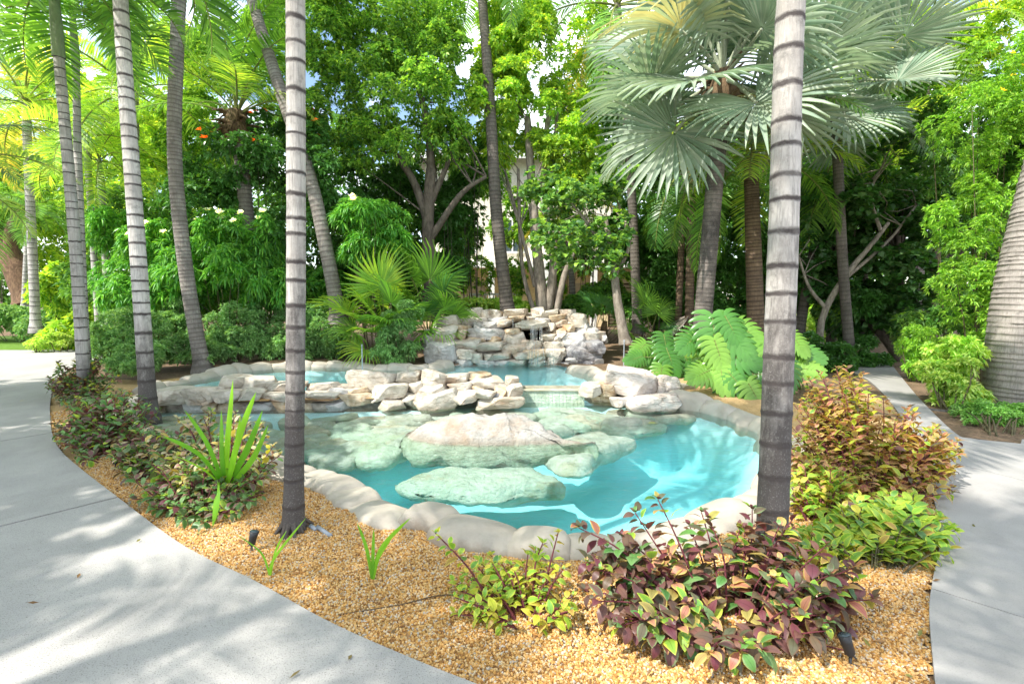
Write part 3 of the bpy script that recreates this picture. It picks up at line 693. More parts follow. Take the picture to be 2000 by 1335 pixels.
# waterfall: mortared limestone boulders in a horseshoe
base = G(1005, 712, 0.1)
wf = thing('rock_waterfall', 'curved tiered wall of pale limestone boulders with a small waterfall behind the upper pool', 'waterfall', (base.x, base.y, 0.1))
WL = 'limestone'; WB = 'limestone_blue'; WT = 'limestone_tan'; WD = 'limestone_dark'
rows = [
 (12.0, .6, [(907,600,945,622,WL),(935,604,960,624,WL),(950,604,983,622,WL),(984,602,1031,621,WL),(1037,601,1067,621,WL),(1058,604,1092,621,WL),(1091,604,1122,627,WL)]),
 (11.8, .6, [(893,618,935,637,WL),(928,619,954,629,WL),(955,618,992,633,WB),(992,615,1027,629,WT),(1070,614,1106,627,WT),(1077,624,1108,639,WL),(1026,618,1046,627,WL),(1106,625,1126,640,WL),(1040,620,1075,632,WB),(1018,640,1064,671,WT)]),
 (11.5, .7, [(851,615,898,642,WL),(925,628,982,646,WB),(962,625,1002,637,WL),(1112,610,1148,637,WL),(1064,630,1086,646,WL),(1098,632,1124,650,WT),(1070,641,1106,654,WT),(1120,630,1152,656,WB)]),
 (11.3, .8, [(872,632,919,652,WT),(905,640,992,662,WB),(1055,649,1086,666,WL),(1072,654,1101,669,WL),(1084,644,1104,660,WL),(1140,640,1170,660,WB),(975,644,1026,682,WL),(985,640,1018,652,WT)]),
 (11.1, .6, [(888,642,912,664,WT),(905,658,950,672,WT),(950,655,980,672,WT),(1098,650,1148,678,WB),(1140,647,1182,670,WL),(1168,652,1186,667,WB),(1056,664,1105,682,WL),(1010,664,1060,684,WL)]),
 (11.0, .8, [(884,660,945,686,WL),(935,665,990,686,WL),(980,672,1030,690,WL),(830,636,895,672,WL),(827,652,850,690,WB)]),
 (10.8, .7, [(832,662,896,712,WB),(1020,682,1068,698,WT),(1064,680,1106,698,WL),(1100,672,1172,706,WD),(1128,664,1180,690,WD),(1120,700,1168,722,WD)]),
 (10.75, .5, [(888,680,930,700,WL),(916,687,945,706,WL),(945,690,966,703,WL),(964,687,1001,703,WL),(1000,686,1036,701,WL),(1030,692,1066,707,WL),(1062,692,1100,712,WL),(1104,694,1134,714,WB),(890,698,925,716,WB),(925,702,965,716,WB),(960,701,1000,714,WB),(990,699,1030,714,WL),(1028,702,1068,715,WL),(1085,706,1120,724,WB),(1140,700,1175,722,WB)]),
]
for Y, dp, lst in rows:
    for (x0, y0, x1, y1, mt) in lst: stone(wf, x0, y0, x1, y1, Y, dp, mt, rr.uniform(-5, 5))
lip = stone(wf, 1008, 626, 1069, 639, 11.25, 0.75, WL, 0, 3); lip['label'] = 'flat overhanging spill stone'
# mortar core behind the stones
g = Geo()
for (x0, y0, x1, y1, Ya, Yb) in ((905,612,1140,640,12.15,12.7),(880,628,1150,665,11.9,12.3),(850,645,1170,712,11.5,12.0),(880,668,1120,712,11.15,11.6),(1018,640,1058,668,11.5,11.8),(895,685,1110,722,10.95,11.3)):
    a = P(x0, y0, Ya); b = P(x1, y1, Ya); box(g, a.x, b.x, Ya, Yb, min(b.z, 0.0)-0.1, a.z)
wchild('mortar_core', g.mesh('mortar_core', [M['mortar']], False), wf)
# falling water
s = NT('falling_water'); s.n.remove(s.b)
tr = s.node('BsdfTransparent'); gl = s.node('BsdfGlossy'); gl.inputs['Roughness'].default_value = 0.15
df = s.node('BsdfTranslucent'); df.inputs[0].default_value = (0.9, 0.95, 0.97, 1); m1 = s.node('MixShader'); m1.inputs[0].default_value = 0.5
s.link(gl.outputs[0], m1.inputs[1]); s.link(df.outputs[0], m1.inputs[2]); m2 = s.node('MixShader'); m2.inputs[0].default_value = 0.4
s.link(tr.outputs[0], m2.inputs[1]); s.link(m1.outputs[0], m2.inputs[2]); s.link(m2.outputs[0], s.out.inputs[0]); M['falls'] = s.m
g = Geo()
def strand(x, y0, y1, Y, r, drift=0):
    a = P(x, y0, Y); b = P(x+drift, y1, Y-0.06); tube(g, [a, a*0.6+b*0.4+Vector((0, -0.02, 0)), b], [r*0.9, r*0.7, r*1.3], 5)
for x in (1037, 1039.5, 1041, 1043, 1046, 1049, 1055, 1058): strand(x, 637, 668, 10.85, rr.uniform(.004, .012), rr.uniform(-1, 1))
for x in (1033, 1038, 1040, 1043, 1048, 1053, 1060, 1072, 1078, 1083): strand(x, rr.uniform(667, 680), 712, 10.45, rr.uniform(.004, .010), rr.uniform(-4, 4))
for x in (1001, 1003, 1019, 1021): strand(x, 622, 645, 11.1, .006, rr.uniform(-1, 1))
ff = wchild('falling_water', g.mesh('falling_water', [M['falls']]), wf)

# dam between upper and lower pool (middle)
b_ = G(850, 792, -0.1)
dam = thing('rock_dam', 'heap of angular white stones between the upper and lower pool, left of the weir', 'rocks', (b_.x, b_.y, -0.1))
rows = [
 (7.95, .5, [(670,720,780,758,WL,3),(776,722,827,751,WL,0),(865,727,921,753,WL,0),(985,735,1013,753,WL,0),(912,727,962,738,WT,0)]),
 (7.8, .5, [(818,720,877,757,WL,14),(914,735,988,757,WL,2),(797,743,836,772,WL,-20),(875,745,922,769,WL,-8),(917,750,957,767,WT,3),(660,756,726,774,WT,-6)]),
 (7.6, .5, [(727,750,799,783,WL,-3),(812,752,873,779,WL,-15),(965,754,992,780,WT,10),(981,752,1023,778,WL,-18),(664,766,728,790,'limestone_tan',0),(786,766,836,793,WL,12),(952,762,972,778,WL,0),(955,760,985,792,WD,0)]),
 (7.42, .45, [(808,763,898,801,WL,-9),(883,766,934,786,WL,-2),(931,761,969,779,WL,10),(930,774,1025,800,WL,0),(740,781,792,798,WL,3)]),
]
for Y, dp, lst in rows:
    for (x0, y0, x1, y1, mt, tl) in lst: stone(dam, x0, y0, x1, y1, Y, dp, mt, tl)
g = Geo(); a = G(655, 790, -0.1); b = G(1018, 790, -0.1); box(g, a.x, b.x, 7.75, 8.02, -0.5, 0.2)
wchild('mortar_core', g.mesh('core', [M['mortar']], False), dam)
# left run of flat ledge stones
b_ = G(450, 800, -0.1)
ldg = thing('rock_ledge', 'row of flat white ledge stones along the left end of the upper pool', 'rocks', (b_.x, b_.y, -0.1))
for (x0, y0, x1, y1, Y, dp, mt, tl) in [(425,733,485,764,7.75,.5,WL,0),(470,736,542,762,7.75,.5,WL,3),(300,757,372,788,7.35,.5,WL,-2),(358,752,432,786,7.38,.5,WL,-4),(413,759,478,784,7.42,.5,WL,0),(476,757,520,783,7.45,.5,WL,5),
        (515,745,604,768,7.75,.45,WL,-4),(505,764,612,780,7.5,.5,WL,0),(596,762,672,780,7.55,.5,WL,0),(600,745,660,764,7.8,.45,WL,0),(258,768,312,792,7.25,.5,WL,-6),(640,755,690,785,7.65,.4,WB,4)]:
    stone(ldg, x0, y0, x1, y1, Y, dp, mt, tl)
for k in range(11):
    x = 285+k*36+rr.uniform(-6, 6); stone(ldg, x, 781, x+rr.uniform(36, 52), 803, 7.5, .35, (WT, 'mortar', WB, WT)[k % 4], rr.uniform(-4, 4))
g = Geo(); a = G(290, 797, -0.1); b = G(660, 797, -0.1); box(g, a.x, b.x, 7.6, 7.75, -0.5, 0.10)
wchild('mortar_core', g.mesh('core', [M['mortar']], False), ldg)
# weir
a = P(1016, 757, 7.72); b = P(1142, 757, 7.72)
wr = thing('weir', 'straight pale tiled weir spilling from the upper into the lower pool', 'weir', ((a.x+b.x)/2, 7.9, -0.3))
w2 = (b.x-a.x)/2; g = Geo(); box(g, -w2, w2, -0.16, 0.2, 0, UW+0.29); wchild_o = obj('weir_wall', g.mesh('weir', [M['plaster']], False), wr)
nt = 18
for i in range(nt):
    g = Geo(); xa = -w2+2*w2*i/nt+0.0015; xb = -w2+2*w2*(i+1)/nt-0.0015; box(g, xa, xb, -0.185, -0.162, 0.12, UW+0.285)
    obj('tile', g.mesh('weir_tile', [M['sunk_green']], False), wr)
g = Geo(); box(g, -w2-0.02, w2+0.02, -0.21, 0.24, UW+0.2905, UW+0.297)
obj('cap', g.mesh('weir_cap', [M['sunk_tan']], False), wr)

b_ = G(1225, 795, -0.1)
rk = thing('rock_ledge', 'rough pitted coral boulders overhanging the pool just right of the weir', 'rocks', (b_.x, b_.y, -0.1))
for (x0, y0, x1, y1, Y, dp, mt, tl) in [(1130,746,1175,773,7.7,.45,WL,0),(1166,745,1208,771,7.75,.5,WT,0),(1176,721,1284,772,7.8,.8,'coral',10),(1276,736,1324,778,7.85,.7,'coral',0),(1140,768,1222,786,7.95,.5,WT,0),
        (1214,767,1328,804,7.35,.6,'coral',-3),(1190,775,1222,793,7.4,.35,'coral',5),(1215,766,1245,780,7.75,.4,WT,0),(1250,766,1300,780,7.8,.4,WT,0),(1295,748,1345,786,8.1,.6,'coping',0)]:
    stone(rk, x0, y0, x1, y1, Y, dp, mt, tl)

# slabs with a traced plan outline (boulders in the pool, flagstones under water)
def slab_rock(pts, top, thick, mat, bulge=0.12, n=56, rings=7, seed=0, rough=0.03, topf=None, name='stone', edge=0.42):
    """pts: closed plan outline [(x,y)], top: height; returns mesh in world coords"""
    c = smooth_closed(np.array(pts), n); ce = c.mean(0); V = []
    rs = np.random.RandomState(seed); jit = 1+np.array([noise.fractal(Vector((p[0]*3, p[1]*3, seed)), 1, 2, 3) for p in c])*0.05
    prof = [(f, 0.0) for f in ((0.001, 0.22, 0.45, 0.65, 0.8, 0.9, 0.97) if n < 60 else (0.001, .08, .16, .24, .32, .40, .48, .56, .64, .72, .79, .85, .90, .94, .97))] + [(1.0, -0.50), (0.985, -0.62), (0.90, -0.75), (0.7, -1.0), (0.001, -1.0)]
    for f, d in prof:
        for k in range(n):
            p = ce+(c[k]-ce)*f*jit[k]
            zt = (topf(p[0], p[1]) if topf else top)
            nz = noise.fractal(Vector((p[0]*2.5, p[1]*2.5, seed*1.7+d*2)), 0.8, 2.1, 6)*rough
            dome = bulge*(1-f**3)*0.3 - (thick*edge*f**7 if f < 1 else 0) if d == 0 else 0
            V.append((p[0]+nz*0.6, p[1]+nz*0.6, zt+dome+nz+d*thick-(0.02 if f > 0.95 and d == 0 else 0)))
    m = len(prof)
    q = [(i*n+k, i*n+(k+1) % n, (i+1)*n+(k+1) % n, (i+1)*n+k) for i in range(m-1) for k in range(n)]
    me = mesh_np(name, V, None, q, [M[mat]])
    bm = bmesh.new(); bm.from_mesh(me); bmesh.ops.recalc_face_normals(bm, faces=bm.faces); bm.to_mesh(me); bm.free()
    return me
def px_outline(pts, zf): return [(G(x, y, z).x, G(x, y, z).y) for (x, y), z in zip(pts, zf)]
# big boulder breaking the surface
bp = [(778,842),(820,822),(900,812),(985,806),(1040,814),(1100,832),(1145,847),(1170,860),(1148,872),(1090,886),(1020,893),(930,899),(870,893),(810,876)]
bz = [0.02,.10,.16,.20,.16,.12,.06,.0,-.10,-.16,-.18,-.20,-.18,-.10]
pl = px_outline(bp, bz)
yy = [p[1] for p in pl]; y0_, y1_ = min(yy), max(yy)
fr_ = sorted([pl[k] for k in (0, 12, 11, 10, 9, 8)]+[pl[7]])
def boulder_top(x, y):
    yf = float(np.interp(x, [p[0] for p in fr_], [p[1] for p in fr_])); u = (x-P(960, 850, 5.7).x)/1.15; fl_ = max(0, (y-yf)/0.42)
    z0 = -0.13+0.11*min(1, u*u)
    return z0+(0.17-z0-0.07*min(1, u*u))*min(1, fl_*1.5)**0.75
me = slab_rock(pl, 0, 0.26, 'boulder', 0.16, 130, 8, 12, 0.085, boulder_top)
bo = obj('boulder', me); tag(bo, 'huge flat white boulder rising from the middle of the lower pool', 'boulder', group=None)
def place_origin(o):
    me = o.data; c = np.zeros(len(me.vertices)*3); me.vertices.foreach_get('co', c); c = c.reshape(-1, 3); mid = Vector(((c[:, 0].min()+c[:, 0].max())/2, (c[:, 1].min()+c[:, 1].max())/2, c[:, 2].min()))
    me.transform(Matrix.Translation(-mid)); o.location = mid
place_origin(bo)
p2 = [(772,935),(800,918),(850,910),(930,912),(1010,905),(1065,910),(1095,930),(1098,946),(1060,948),(1000,958),(940,962),(880,956),(800,948)]
me = slab_rock(px_outline(p2, [-0.22]*13), -0.24, 0.16, 'algae_stone', 0.16, 90, 8, 5, 0.045)
bo2 = obj('boulder', me); tag(bo2, 'long green tinted boulder under water in front of the big white one', 'boulder'); place_origin(bo2)
p3 = [(1060,870),(1100,850),(1150,838),(1200,840),(1243,850),(1215,868),(1175,885),(1150,905),(1110,910),(1075,898)]
me = slab_rock(px_outline(p3, [-0.16]*10), -0.17, 0.20, 'sunk', 0.12, 64, 8, 8, 0.04)
bo3 = obj('boulder', me); tag(bo3, 'submerged pointed mint green slab showing behind the right end of the white boulder', 'boulder'); place_origin(bo3)
# sunken flagstones on the shelf
fl = G(800, 830, -0.3)
fs = thing('stone_shelf', 'shelf of flat irregular flagstones under shallow water in the lower pool', 'flagstones', (fl.x, fl.y, -0.3))
flags = []
rs = np.random.RandomState(21)
minx, maxx = SHELF[:, 0].min(), SHELF[:, 0].max(); miny, maxy = SHELF[:, 1].min(), SHELF[:, 1].max()
tries = 0
while len(flags) < 95 and tries < 6000:
    tries += 1; x = rs.uniform(minx, maxx); y = rs.uniform(miny, maxy)
    if sdf(np.array([[x, y]]), SHELF)[0] > 0.05 or sdf(np.array([[x, y]]), LOWP)[0] > -0.12: continue
    if all(math.hypot((x-a)*0.75, (y-b)*1.35) > 0.27 for a, b in flags): flags.append((x, y))
for i, (x, y) in enumerate(flags):
    k = rs.randint(6, 9); rx = rs.uniform(0.22, 0.42); ry = rs.uniform(0.11, 0.19)
    an = sorted(rs.uniform(0, 2*PI, k)+np.arange(k)*0.001); an = [2*PI*j/k+rs.uniform(-.3, .3) for j in range(k)]; th = rs.uniform(-.4, .4)
    pts = []
    for a in an:
        r = rs.uniform(0.8, 1.1); px_, py_ = rx*r*math.cos(a), ry*r*math.sin(a)
        pts.append((x+px_*math.cos(th)-py_*math.sin(th), y+px_*math.sin(th)+py_*math.cos(th)))
    f = (y-miny)/(maxy-miny); top = -0.20+0.10*f+rs.uniform(-.035, .04)
    tx, ty = rs.uniform(-.14, .14), rs.uniform(-.05, .22)
    me = slab_rock(pts, top, 0.11, ('sunk', 'sunk_tan', 'sunk_green')[rs.randint(3)], 0.05, 30, 6, i, 0.03, (lambda X, Y, t=top, a=tx, b=ty, x=x, y=y: t+a*(X-x)+b*(Y-y)), edge=0.05)
    wchild('flagstone', me, fs)
# edge of the shelf: larger blocks
for i, pp in enumerate([[(600,868),(650,860),(700,872),(690,893),(640,898),(602,888)],[(690,868),(745,858),(785,862),(775,886),(720,893),(682,886)],[(740,800),(830,798),(870,806),(790,830),(735,826)],
                        [(655,838),(720,828),(770,842),(760,858),(690,862)],[(745,835),(800,832),(800,862),(760,868)],[(1080,800),(1160,798),(1190,812),(1150,826),(1070,822)],[(560,850),(620,842),(640,856),(600,874),(556,868)],
                        [(1180,812),(1250,806),(1300,814),(1290,832),(1200,834)],[(470,838),(540,836),(560,856),(500,866),(460,856)]]):
    me = slab_rock(px_outline(pp, [-0.14]*len(pp)), -0.185+0.012*(i % 3), 0.14, ('sunk', 'sunk_green')[i % 2], 0.03, 52, 7, 40+i, 0.04, edge=0.10); wchild('flagstone', me, fs)

# ------------------------------------------------------------------ plants: building blocks
def frond_mesh(name, length, n, ll, mats, seed=0, arch=0.5, droop=0.9, ldroop=0.5, lw=0.03, fwd=0.7, petiole=0.12, vee=0.35, rach=0.018, curl=1.0, gap=0.0):
    """pinnate frond growing along +x from the origin: curved rib and leaflets on both sides"""
    rs = np.random.RandomState(seed); g = Geo()
    K = 22; t = np.linspace(0, 1, K)
    ang = arch-(arch+droop)*t**1.25
    dx = np.cos(ang)*length/(K-1); dz = np.sin(ang)*length/(K-1)
    X = np.concatenate([[0], np.cumsum(dx[:-1])]); Z = np.concatenate([[0], np.cumsum(dz[:-1])]); side_bend = rs.uniform(-.08, .08)*length; Yb = side_bend*t**2
    tube(g, list(zip(X, Yb, Z)), list(rach*(1-0.85*t)+0.002), 5, 1)
    for s_ in (1, -1):
        for i in range(n):
            u = petiole+(1-petiole)*(i+rs.uniform(-.3, .3))/n; u = min(max(u, petiole), 0.995)
            if rs.rand() < gap: continue
            b = np.array([np.interp(u, t, X), np.interp(u, t, Yb), np.interp(u, t, Z)]); a = np.interp(u, t, ang)
            T = np.array([math.cos(a), 0, math.sin(a)]); N_ = np.array([-math.sin(a), 0, math.cos(a)]); S = np.array([0, s_, 0.])
            v = (u-petiole)/(1-petiole)
            l = ll*(math.sin(PI*min(1, 0.12+0.80*v)))**0.6*rs.uniform(0.88, 1.1)*(1-0.25*v)
            fw = fwd*(0.5+0.9*v)+rs.uniform(-.12, .12)
            D = S*math.cos(fw)+T*math.sin(fw)+N_*(vee+rs.uniform(-.15, .15)); D /= np.linalg.norm(D)
            wv = np.cross(D, N_); wv /= np.linalg.norm(wv)+1e-9
            pts = []; cur = b.copy(); d = D.copy(); segs = 4
            w = lw*(0.7+0.3*math.sin(PI*v))*rs.uniform(.8, 1.15)
            ws = [0.35, 1.0, 0.85, 0.5, 0.02]
            for k in range(segs+1):
                pts.append(cur+wv*w*ws[k]*0.5); pts.append(cur-wv*w*ws[k]*0.5)
                cur = cur+d*l/segs; d = d+np.array([0, 0, -ldroop*curl*(0.25+0.25*k)*rs.uniform(.7, 1.3)]); d /= np.linalg.norm(d)
            g.add(pts, [(2*k, 2*k+1, 2*k+3, 2*k+2) for k in range(segs)], (), 0)
    return g.mesh(name, mats)

def fan_mesh(name, pet, rad, mats, seed=0, nseg=36, span=R(300), split=0.55, cup=0.25, droop=0.25, tipdroop=0.3, prad=0.016):
    """fan leaf: petiole along +x then a pleated blade of radiating segments"""
    rs = np.random.RandomState(seed); g = Geo()
    sag = 0.12*pet
    tube(g, [(0, 0, 0), (pet*0.5, 0, sag*0.6), (pet, 0, 0)], [prad*1.4, prad, prad*0.8], 6, 1)
    da = span/nseg
    for i in range(nseg):
        a = -span/2+(i+0.5)*da+rs.uniform(-.02, .02); r1 = rad*(0.80+0.20*math.cos(a*0.6))*rs.uniform(.93, 1.05); sp = split*rs.uniform(.9, 1.1)
        st = [0.03, 0.3*sp/split*split+0.02, sp, (1+sp)/2, 1.0]
        hw = [st[0]*math.tan(da/2)*1.02, st[1]*math.tan(da/2)*1.02, st[2]*math.tan(da/2)*1.0, st[2]*math.tan(da/2)*0.62, 0.004]
        ca, sa = math.cos(a), math.sin(a); V = []; td = tipdroop*rs.uniform(.4, 1.5)
        for r, h in zip(st, hw):
            R_ = r*r1; cx = pet+ca*R_; cy = sa*R_
            z = cup*abs(sa)*R_ - droop*R_*R_/rad*(0.4+0.6*abs(ca)) - (td*r1*max(0, r-0.6)**2*2.5)
            for q_, dzq in ((-1, 0.012*r1*(1 if r > .05 else 0)), (0, -0.012*r1*(1 if r > .05 else 0)), (1, 0.012*r1*(1 if r > .05 else 0))):
                V.append((cx-sa*h*q_*r1, cy+ca*h*q_*r1, z+dzq))
        q = []
        for k in range(4):
            b = 3*k; q += [(b, b+1, b+4, b+3), (b+1, b+2, b+5, b+4)]
        g.add(V, q, (), 0)
    return g.mesh(name, mats)

def trunk_path(base, top, bend, n):
    base = Vector(base); top = Vector(top); mid = (base+top)/2+Vector(bend); return spline([base, mid, top], n)
def palm_trunk_mesh(pts_fn, r0, r1, spacing, mat, seed=0, flare=1.35, n=18, ringh=0.035, jag=0.36):
    """pts_fn(u) -> point; stations at every leaf scar with a slight step"""
    rs = np.random.RandomState(seed); Ls = [Vector(p) for p in pts_fn]; seg = [(Ls[i+1]-Ls[i]).length for i in range(len(Ls)-1)]; cum = np.concatenate([[0], np.cumsum(seg)]); T = cum[-1]
    arr = np.array([tuple(p) for p in Ls])
    def at(s_): return Vector([np.interp(s_, cum, arr[:, k]) for k in range(3)])
    st = []; s_ = 0.02; ph = 0.0
    while s_ < T:
        st.append((s_, ph)); sp = spacing*rs.uniform(1-jag, 1+jag)*(1.1-0.4*s_/T); s_ += sp; ph += 1
    P_, Rr, A = [Vector(Ls[0])-Vector((0, 0, 0.15))], [r0*flare*1.15], [-0.5]
    for i, (a, ph) in enumerate(st):
        b = st[i+1][0] if i+1 < len(st) else T
        for f, k in ((0.0, 1+ringh), (0.10, 1.0), (0.5, 0.985), (0.90, 0.99), ):
            u = a+(b-a)*f; r = r0+(r1-r0)*u/T; r *= 1+(flare-1)*math.exp(-u/0.18)
            P_.append(at(u)); Rr.append(r*k); A.append(ph+f)
    P_.append(at(T)); Rr.append(r1); A.append(st[-1][1]+1)
    g = Geo(); tube(g, P_, Rr, n, 0, A, wob=0.03, seed=seed); return g.mesh('trunk', [mat], attr='phase')

def orient(dirv, roll=0.0, up=Vector((0, 0, 1))):
    """rotation taking +x to dirv with local z as close to up as possible"""
    x = Vector(dirv).normalized(); y = up.cross(x)
    if y.length < 1e-3: y = Vector((0, 1, 0))
    y.normalize(); z = x.cross(y); m = Matrix((x, y, z)).transposed()
    return (m @ Matrix.Rotation(roll, 3, 'X')).to_euler()

FR = {}
def frond_lib(key):
    if key in FR: return FR[key]
    out = []
    for k in range(3):
        if key == 'slim': me = frond_mesh('frond', 2.0, 46, 0.62, [L['palm'], M['rachis']], k, 0.35, 1.2+0.2*k, 0.4, 0.046, 0.5, 0.12, 0.5)
        elif key == 'slim_bright': me = frond_mesh('frond', 1.9, 42, 0.62, [L['palm_bright'], M['rachis']], 10+k, 0.35, 1.2, 0.35, 0.034, 0.5, 0.12, 0.5)
        elif key == 'coco': me = frond_mesh('frond', 3.4, 64, 0.85, [L['palm'], M['rachis']], 20+k, 0.3, 0.9+0.2*k, 0.55, 0.042, 0.55, 0.22, 0.1, 0.03, 1.2)
        elif key == 'coco_dark': me = frond_mesh('frond', 3.2, 60, 0.8, [L['palm_dark'], M['rachis']], 30+k, 0.3, 0.9+0.2*k, 0.5, 0.04, 0.55, 0.2, 0.1, 0.028, 1.2)
        elif key == 'coco_yellow': me = frond_mesh('frond', 2.9, 56, 0.75, [L['palm_yellow'], M['rachis']], 40+k, 0.3, 1.2, 0.6, 0.034, 0.55, 0.2, 0.0, 0.028, 1.3)
        elif key == 'coco_bright': me = frond_mesh('frond', 3.0, 60, 0.8, [L['palm_bright'], M['rachis']], 50+k, 0.35, 0.9+.1*k, 0.45, 0.04, 0.55, 0.2, 0.2, 0.026, 1.1)
        elif key == 'silver': me = fan_mesh('fan_leaf', 1.25, 1.25, [L['silver'], M['rachis_pale']], 60+k, 46, R(310), 0.58, 0.10+0.12*k, 0.08, 0.22, 0.028)
        elif key == 'silver_y': me = fan_mesh('fan_leaf', 1.15, 1.15, [L['silver_y'], M['rachis_pale']], 70+k, 36, R(270), 0.5, 0.3, 0.5, 0.5, 0.028)
        elif key == 'fan': me = fan_mesh('fan_leaf', 0.9, 0.62, [L['fan'], M['rachis']], 80+k, 30, R(250), 0.45, 0.35, 0.25, 0.5, 0.010)
        elif key == 'fan_bright': me = fan_mesh('fan_leaf', 0.9, 0.7, [L['fan_bright'], M['rachis']], 90+k, 30, R(240), 0.5, 0.35, 0.2, 0.4, 0.010)
        elif key == 'fan_dark': me = fan_mesh('fan_leaf', 0.8, 0.55, [L['fan_dark'], M['rachis']], 100+k, 28, R(260), 0.5, 0.3, 0.3, 0.4, 0.010)
        out.append(me)
    FR[key] = out; return out

def palm(name, label, cat, path, r0, r1, spacing, tmat, fronds, nf, fscale, seed, group=None, shaft=0, el=(70, -25), flare=1.35, ringh=0.035, sides=18, az0=None, fibre=False, skew=None):
    """path: list of points from the base; fronds: list of library keys"""
    rs = np.random.RandomState(seed); base = Vector(path[0])
    root = thing(name, label, cat, base, 0, group)
    pts = spline(path, 24) if len(path) > 2 else [Vector(path[0]).lerp(Vector(path[1]), i/11) for i in range(12)]
    wchild('trunk', palm_trunk_mesh(pts, r0, r1, spacing, tmat, seed, flare, sides, ringh), root)
    top = Vector(pts[-1])
    if shaft:
        g = Geo(); tube(g, [top-Vector((0, 0, .02)), top+Vector((0, 0, shaft*.3)), top+Vector((0, 0, shaft*.8)), top+Vector((0, 0, shaft))], [r1*1.25, r1*1.2, r1*0.9, r1*0.5], 14)
        wchild('crownshaft', g.mesh('crownshaft', [M['crownshaft']]), root); top = top+Vector((0, 0, shaft*0.95))
    if fibre:
        g = Geo()
        for i in range(46):
            a = rs.uniform(0, 2*PI); z = rs.uniform(-0.75, 0.1); l = rs.uniform(.2, .55); d = Vector((math.cos(a), math.sin(a), rs.uniform(-.6, .9)))
            p = top+Vector((math.cos(a)*r1*.8, math.sin(a)*r1*.8, z)); tube(g, [p, p+d*l*.5, p+d*l+Vector((0, 0, -.12))], [.05, .035, .008], 5)
        tube(g, [top+Vector((0, 0, -.7)), top+Vector((0, 0, -.4)), top+Vector((0, 0, 0.1))], [r1*1.1, r1*2.0, r1*1.2], 12, wob=.3)
        wchild('fibre', g.mesh('fibre', [M['fibre']]), root)
    for i in range(nf):
        key = fronds[i % len(fronds)]; me = frond_lib(key)[rs.randint(3)]
        az = i*2.39996+rs.uniform(-.25, .25)+(az0 or 0); e = R(el[0]+(el[1]-el[0])*(i+0.5)/nf+rs.uniform(-6, 6))
        d = Vector((math.cos(az)*math.cos(e), math.sin(az)*math.cos(e), math.sin(e)))
        if skew: d = (d+Vector(skew)).normalized()
        s_ = fscale*rs.uniform(.88, 1.1)
        obj('fan_leaf' if 'silver' in key or 'fan' in key else 'frond', me, root, top-base-Vector((0, 0, 0.25*r1*i/nf)), orient(d, rs.uniform(-.25, .25)*(4.0 if 'silver' in key else 1)), (s_, s_, s_))
    return root

# foliage: clumps of leaf rosettes filling a crown
def leaves_np(cen, out, k, ll, lw, rs, droop=0.3, spread=(0.5, 1.5), fold=0.15, two=False):
    n = len(cen); cen = np.repeat(cen, k, 0); out = np.repeat(out, k, 0); N_ = n*k
    out = out/np.linalg.norm(out, axis=1)[:, None]
    a = rs.randn(N_, 3); tang = a-np.sum(a*out, 1)[:, None]*out; tang /= np.linalg.norm(tang, axis=1)[:, None]
    ph = rs.uniform(spread[0], spread[1], N_)[:, None]; d = out*np.cos(ph)+tang*np.sin(ph)
    l = (ll*rs.uniform(.65, 1.15, N_))[:, None]; w = (lw*rs.uniform(.7, 1.15, N_))[:, None]
    up = np.array([0, 0, 1.0])+0.35*rs.randn(N_, 3); sd = np.cross(d, up); sd /= np.linalg.norm(sd, axis=1)[:, None]+1e-9
    nm = np.cross(sd, d)
    base = cen+d*l*0.08; mid = base+d*l*0.45; tip = base+d*l*0.95+np.array([0, 0, -1.0])*l*droop
    A = mid+sd*w*.5+nm*w*fold; B = mid-sd*w*.5+nm*w*fold
    if not two:
        V = np.stack([base, A, tip, B], 1).reshape(-1, 3); b = np.arange(N_)[:, None]*4
        T = np.concatenate([b+np.array([[0, 1, 2]]), b+np.array([[0, 2, 3]])], 0); return V, T
    m1 = base+d*l*0.28; m2 = base+d*l*0.62+np.array([0, 0, -1.0])*l*droop*0.35; c1_ = m1; c2_ = m2
    V = np.stack([base, m1+sd*w*.42+nm*w*fold, m1, m1-sd*w*.42+nm*w*fold, m2+sd*w*.42+nm*w*fold, m2, m2-sd*w*.42+nm*w*fold, tip], 1).reshape(-1, 3); b = np.arange(N_)[:, None]*8
    fs_ = [(0, 1, 2), (0, 2, 3), (1, 4, 5), (1, 5, 2), (2, 5, 6), (2, 6, 3), (4, 7, 5), (5, 7, 6)]
    T = np.concatenate([b+np.array([f]) for f in fs_], 0); return V, T

def clumps(blobs, rs, nros, sub=14, subr=0.36, shell=0.75):
    """blobs [(center Vector, rx, ry, rz)] -> rosette centres and outward directions"""
    vol = np.array([b[1]*b[2]*b[3] for b in blobs])**(2/3); pr = vol/vol.sum(); C, O = [], []
    for b, p in zip(blobs, pr):
        c = np.array(b[0]); r = np.array(b[1:4]); k = max(4, int(sub)); nn = max(4, int(nros*p))
        sc = rs.randn(k, 3); sc /= np.linalg.norm(sc, axis=1)[:, None]; sc *= rs.uniform(shell-0.25, shell+0.08, k)[:, None]
        sr = subr*rs.uniform(.6, 1.25, k); w = sr**2/np.sum(sr**2); who = rs.choice(k, nn, p=w)
        q = rs.randn(nn, 3); q /= np.linalg.norm(q, axis=1)[:, None]; q[:, 2] = np.where(rs.rand(nn) < 0.6, np.abs(q[:, 2]), q[:, 2])
        rad = sr[who]*rs.uniform(.35, 1, nn)**0.5
        local = sc[who]+q*rad[:, None]; C.append(c+local*r); o = q+0.6*sc[who]+np.array([0, 0, .35]); O.append(o*1.0)
    return np.concatenate(C), np.concatenate(O)

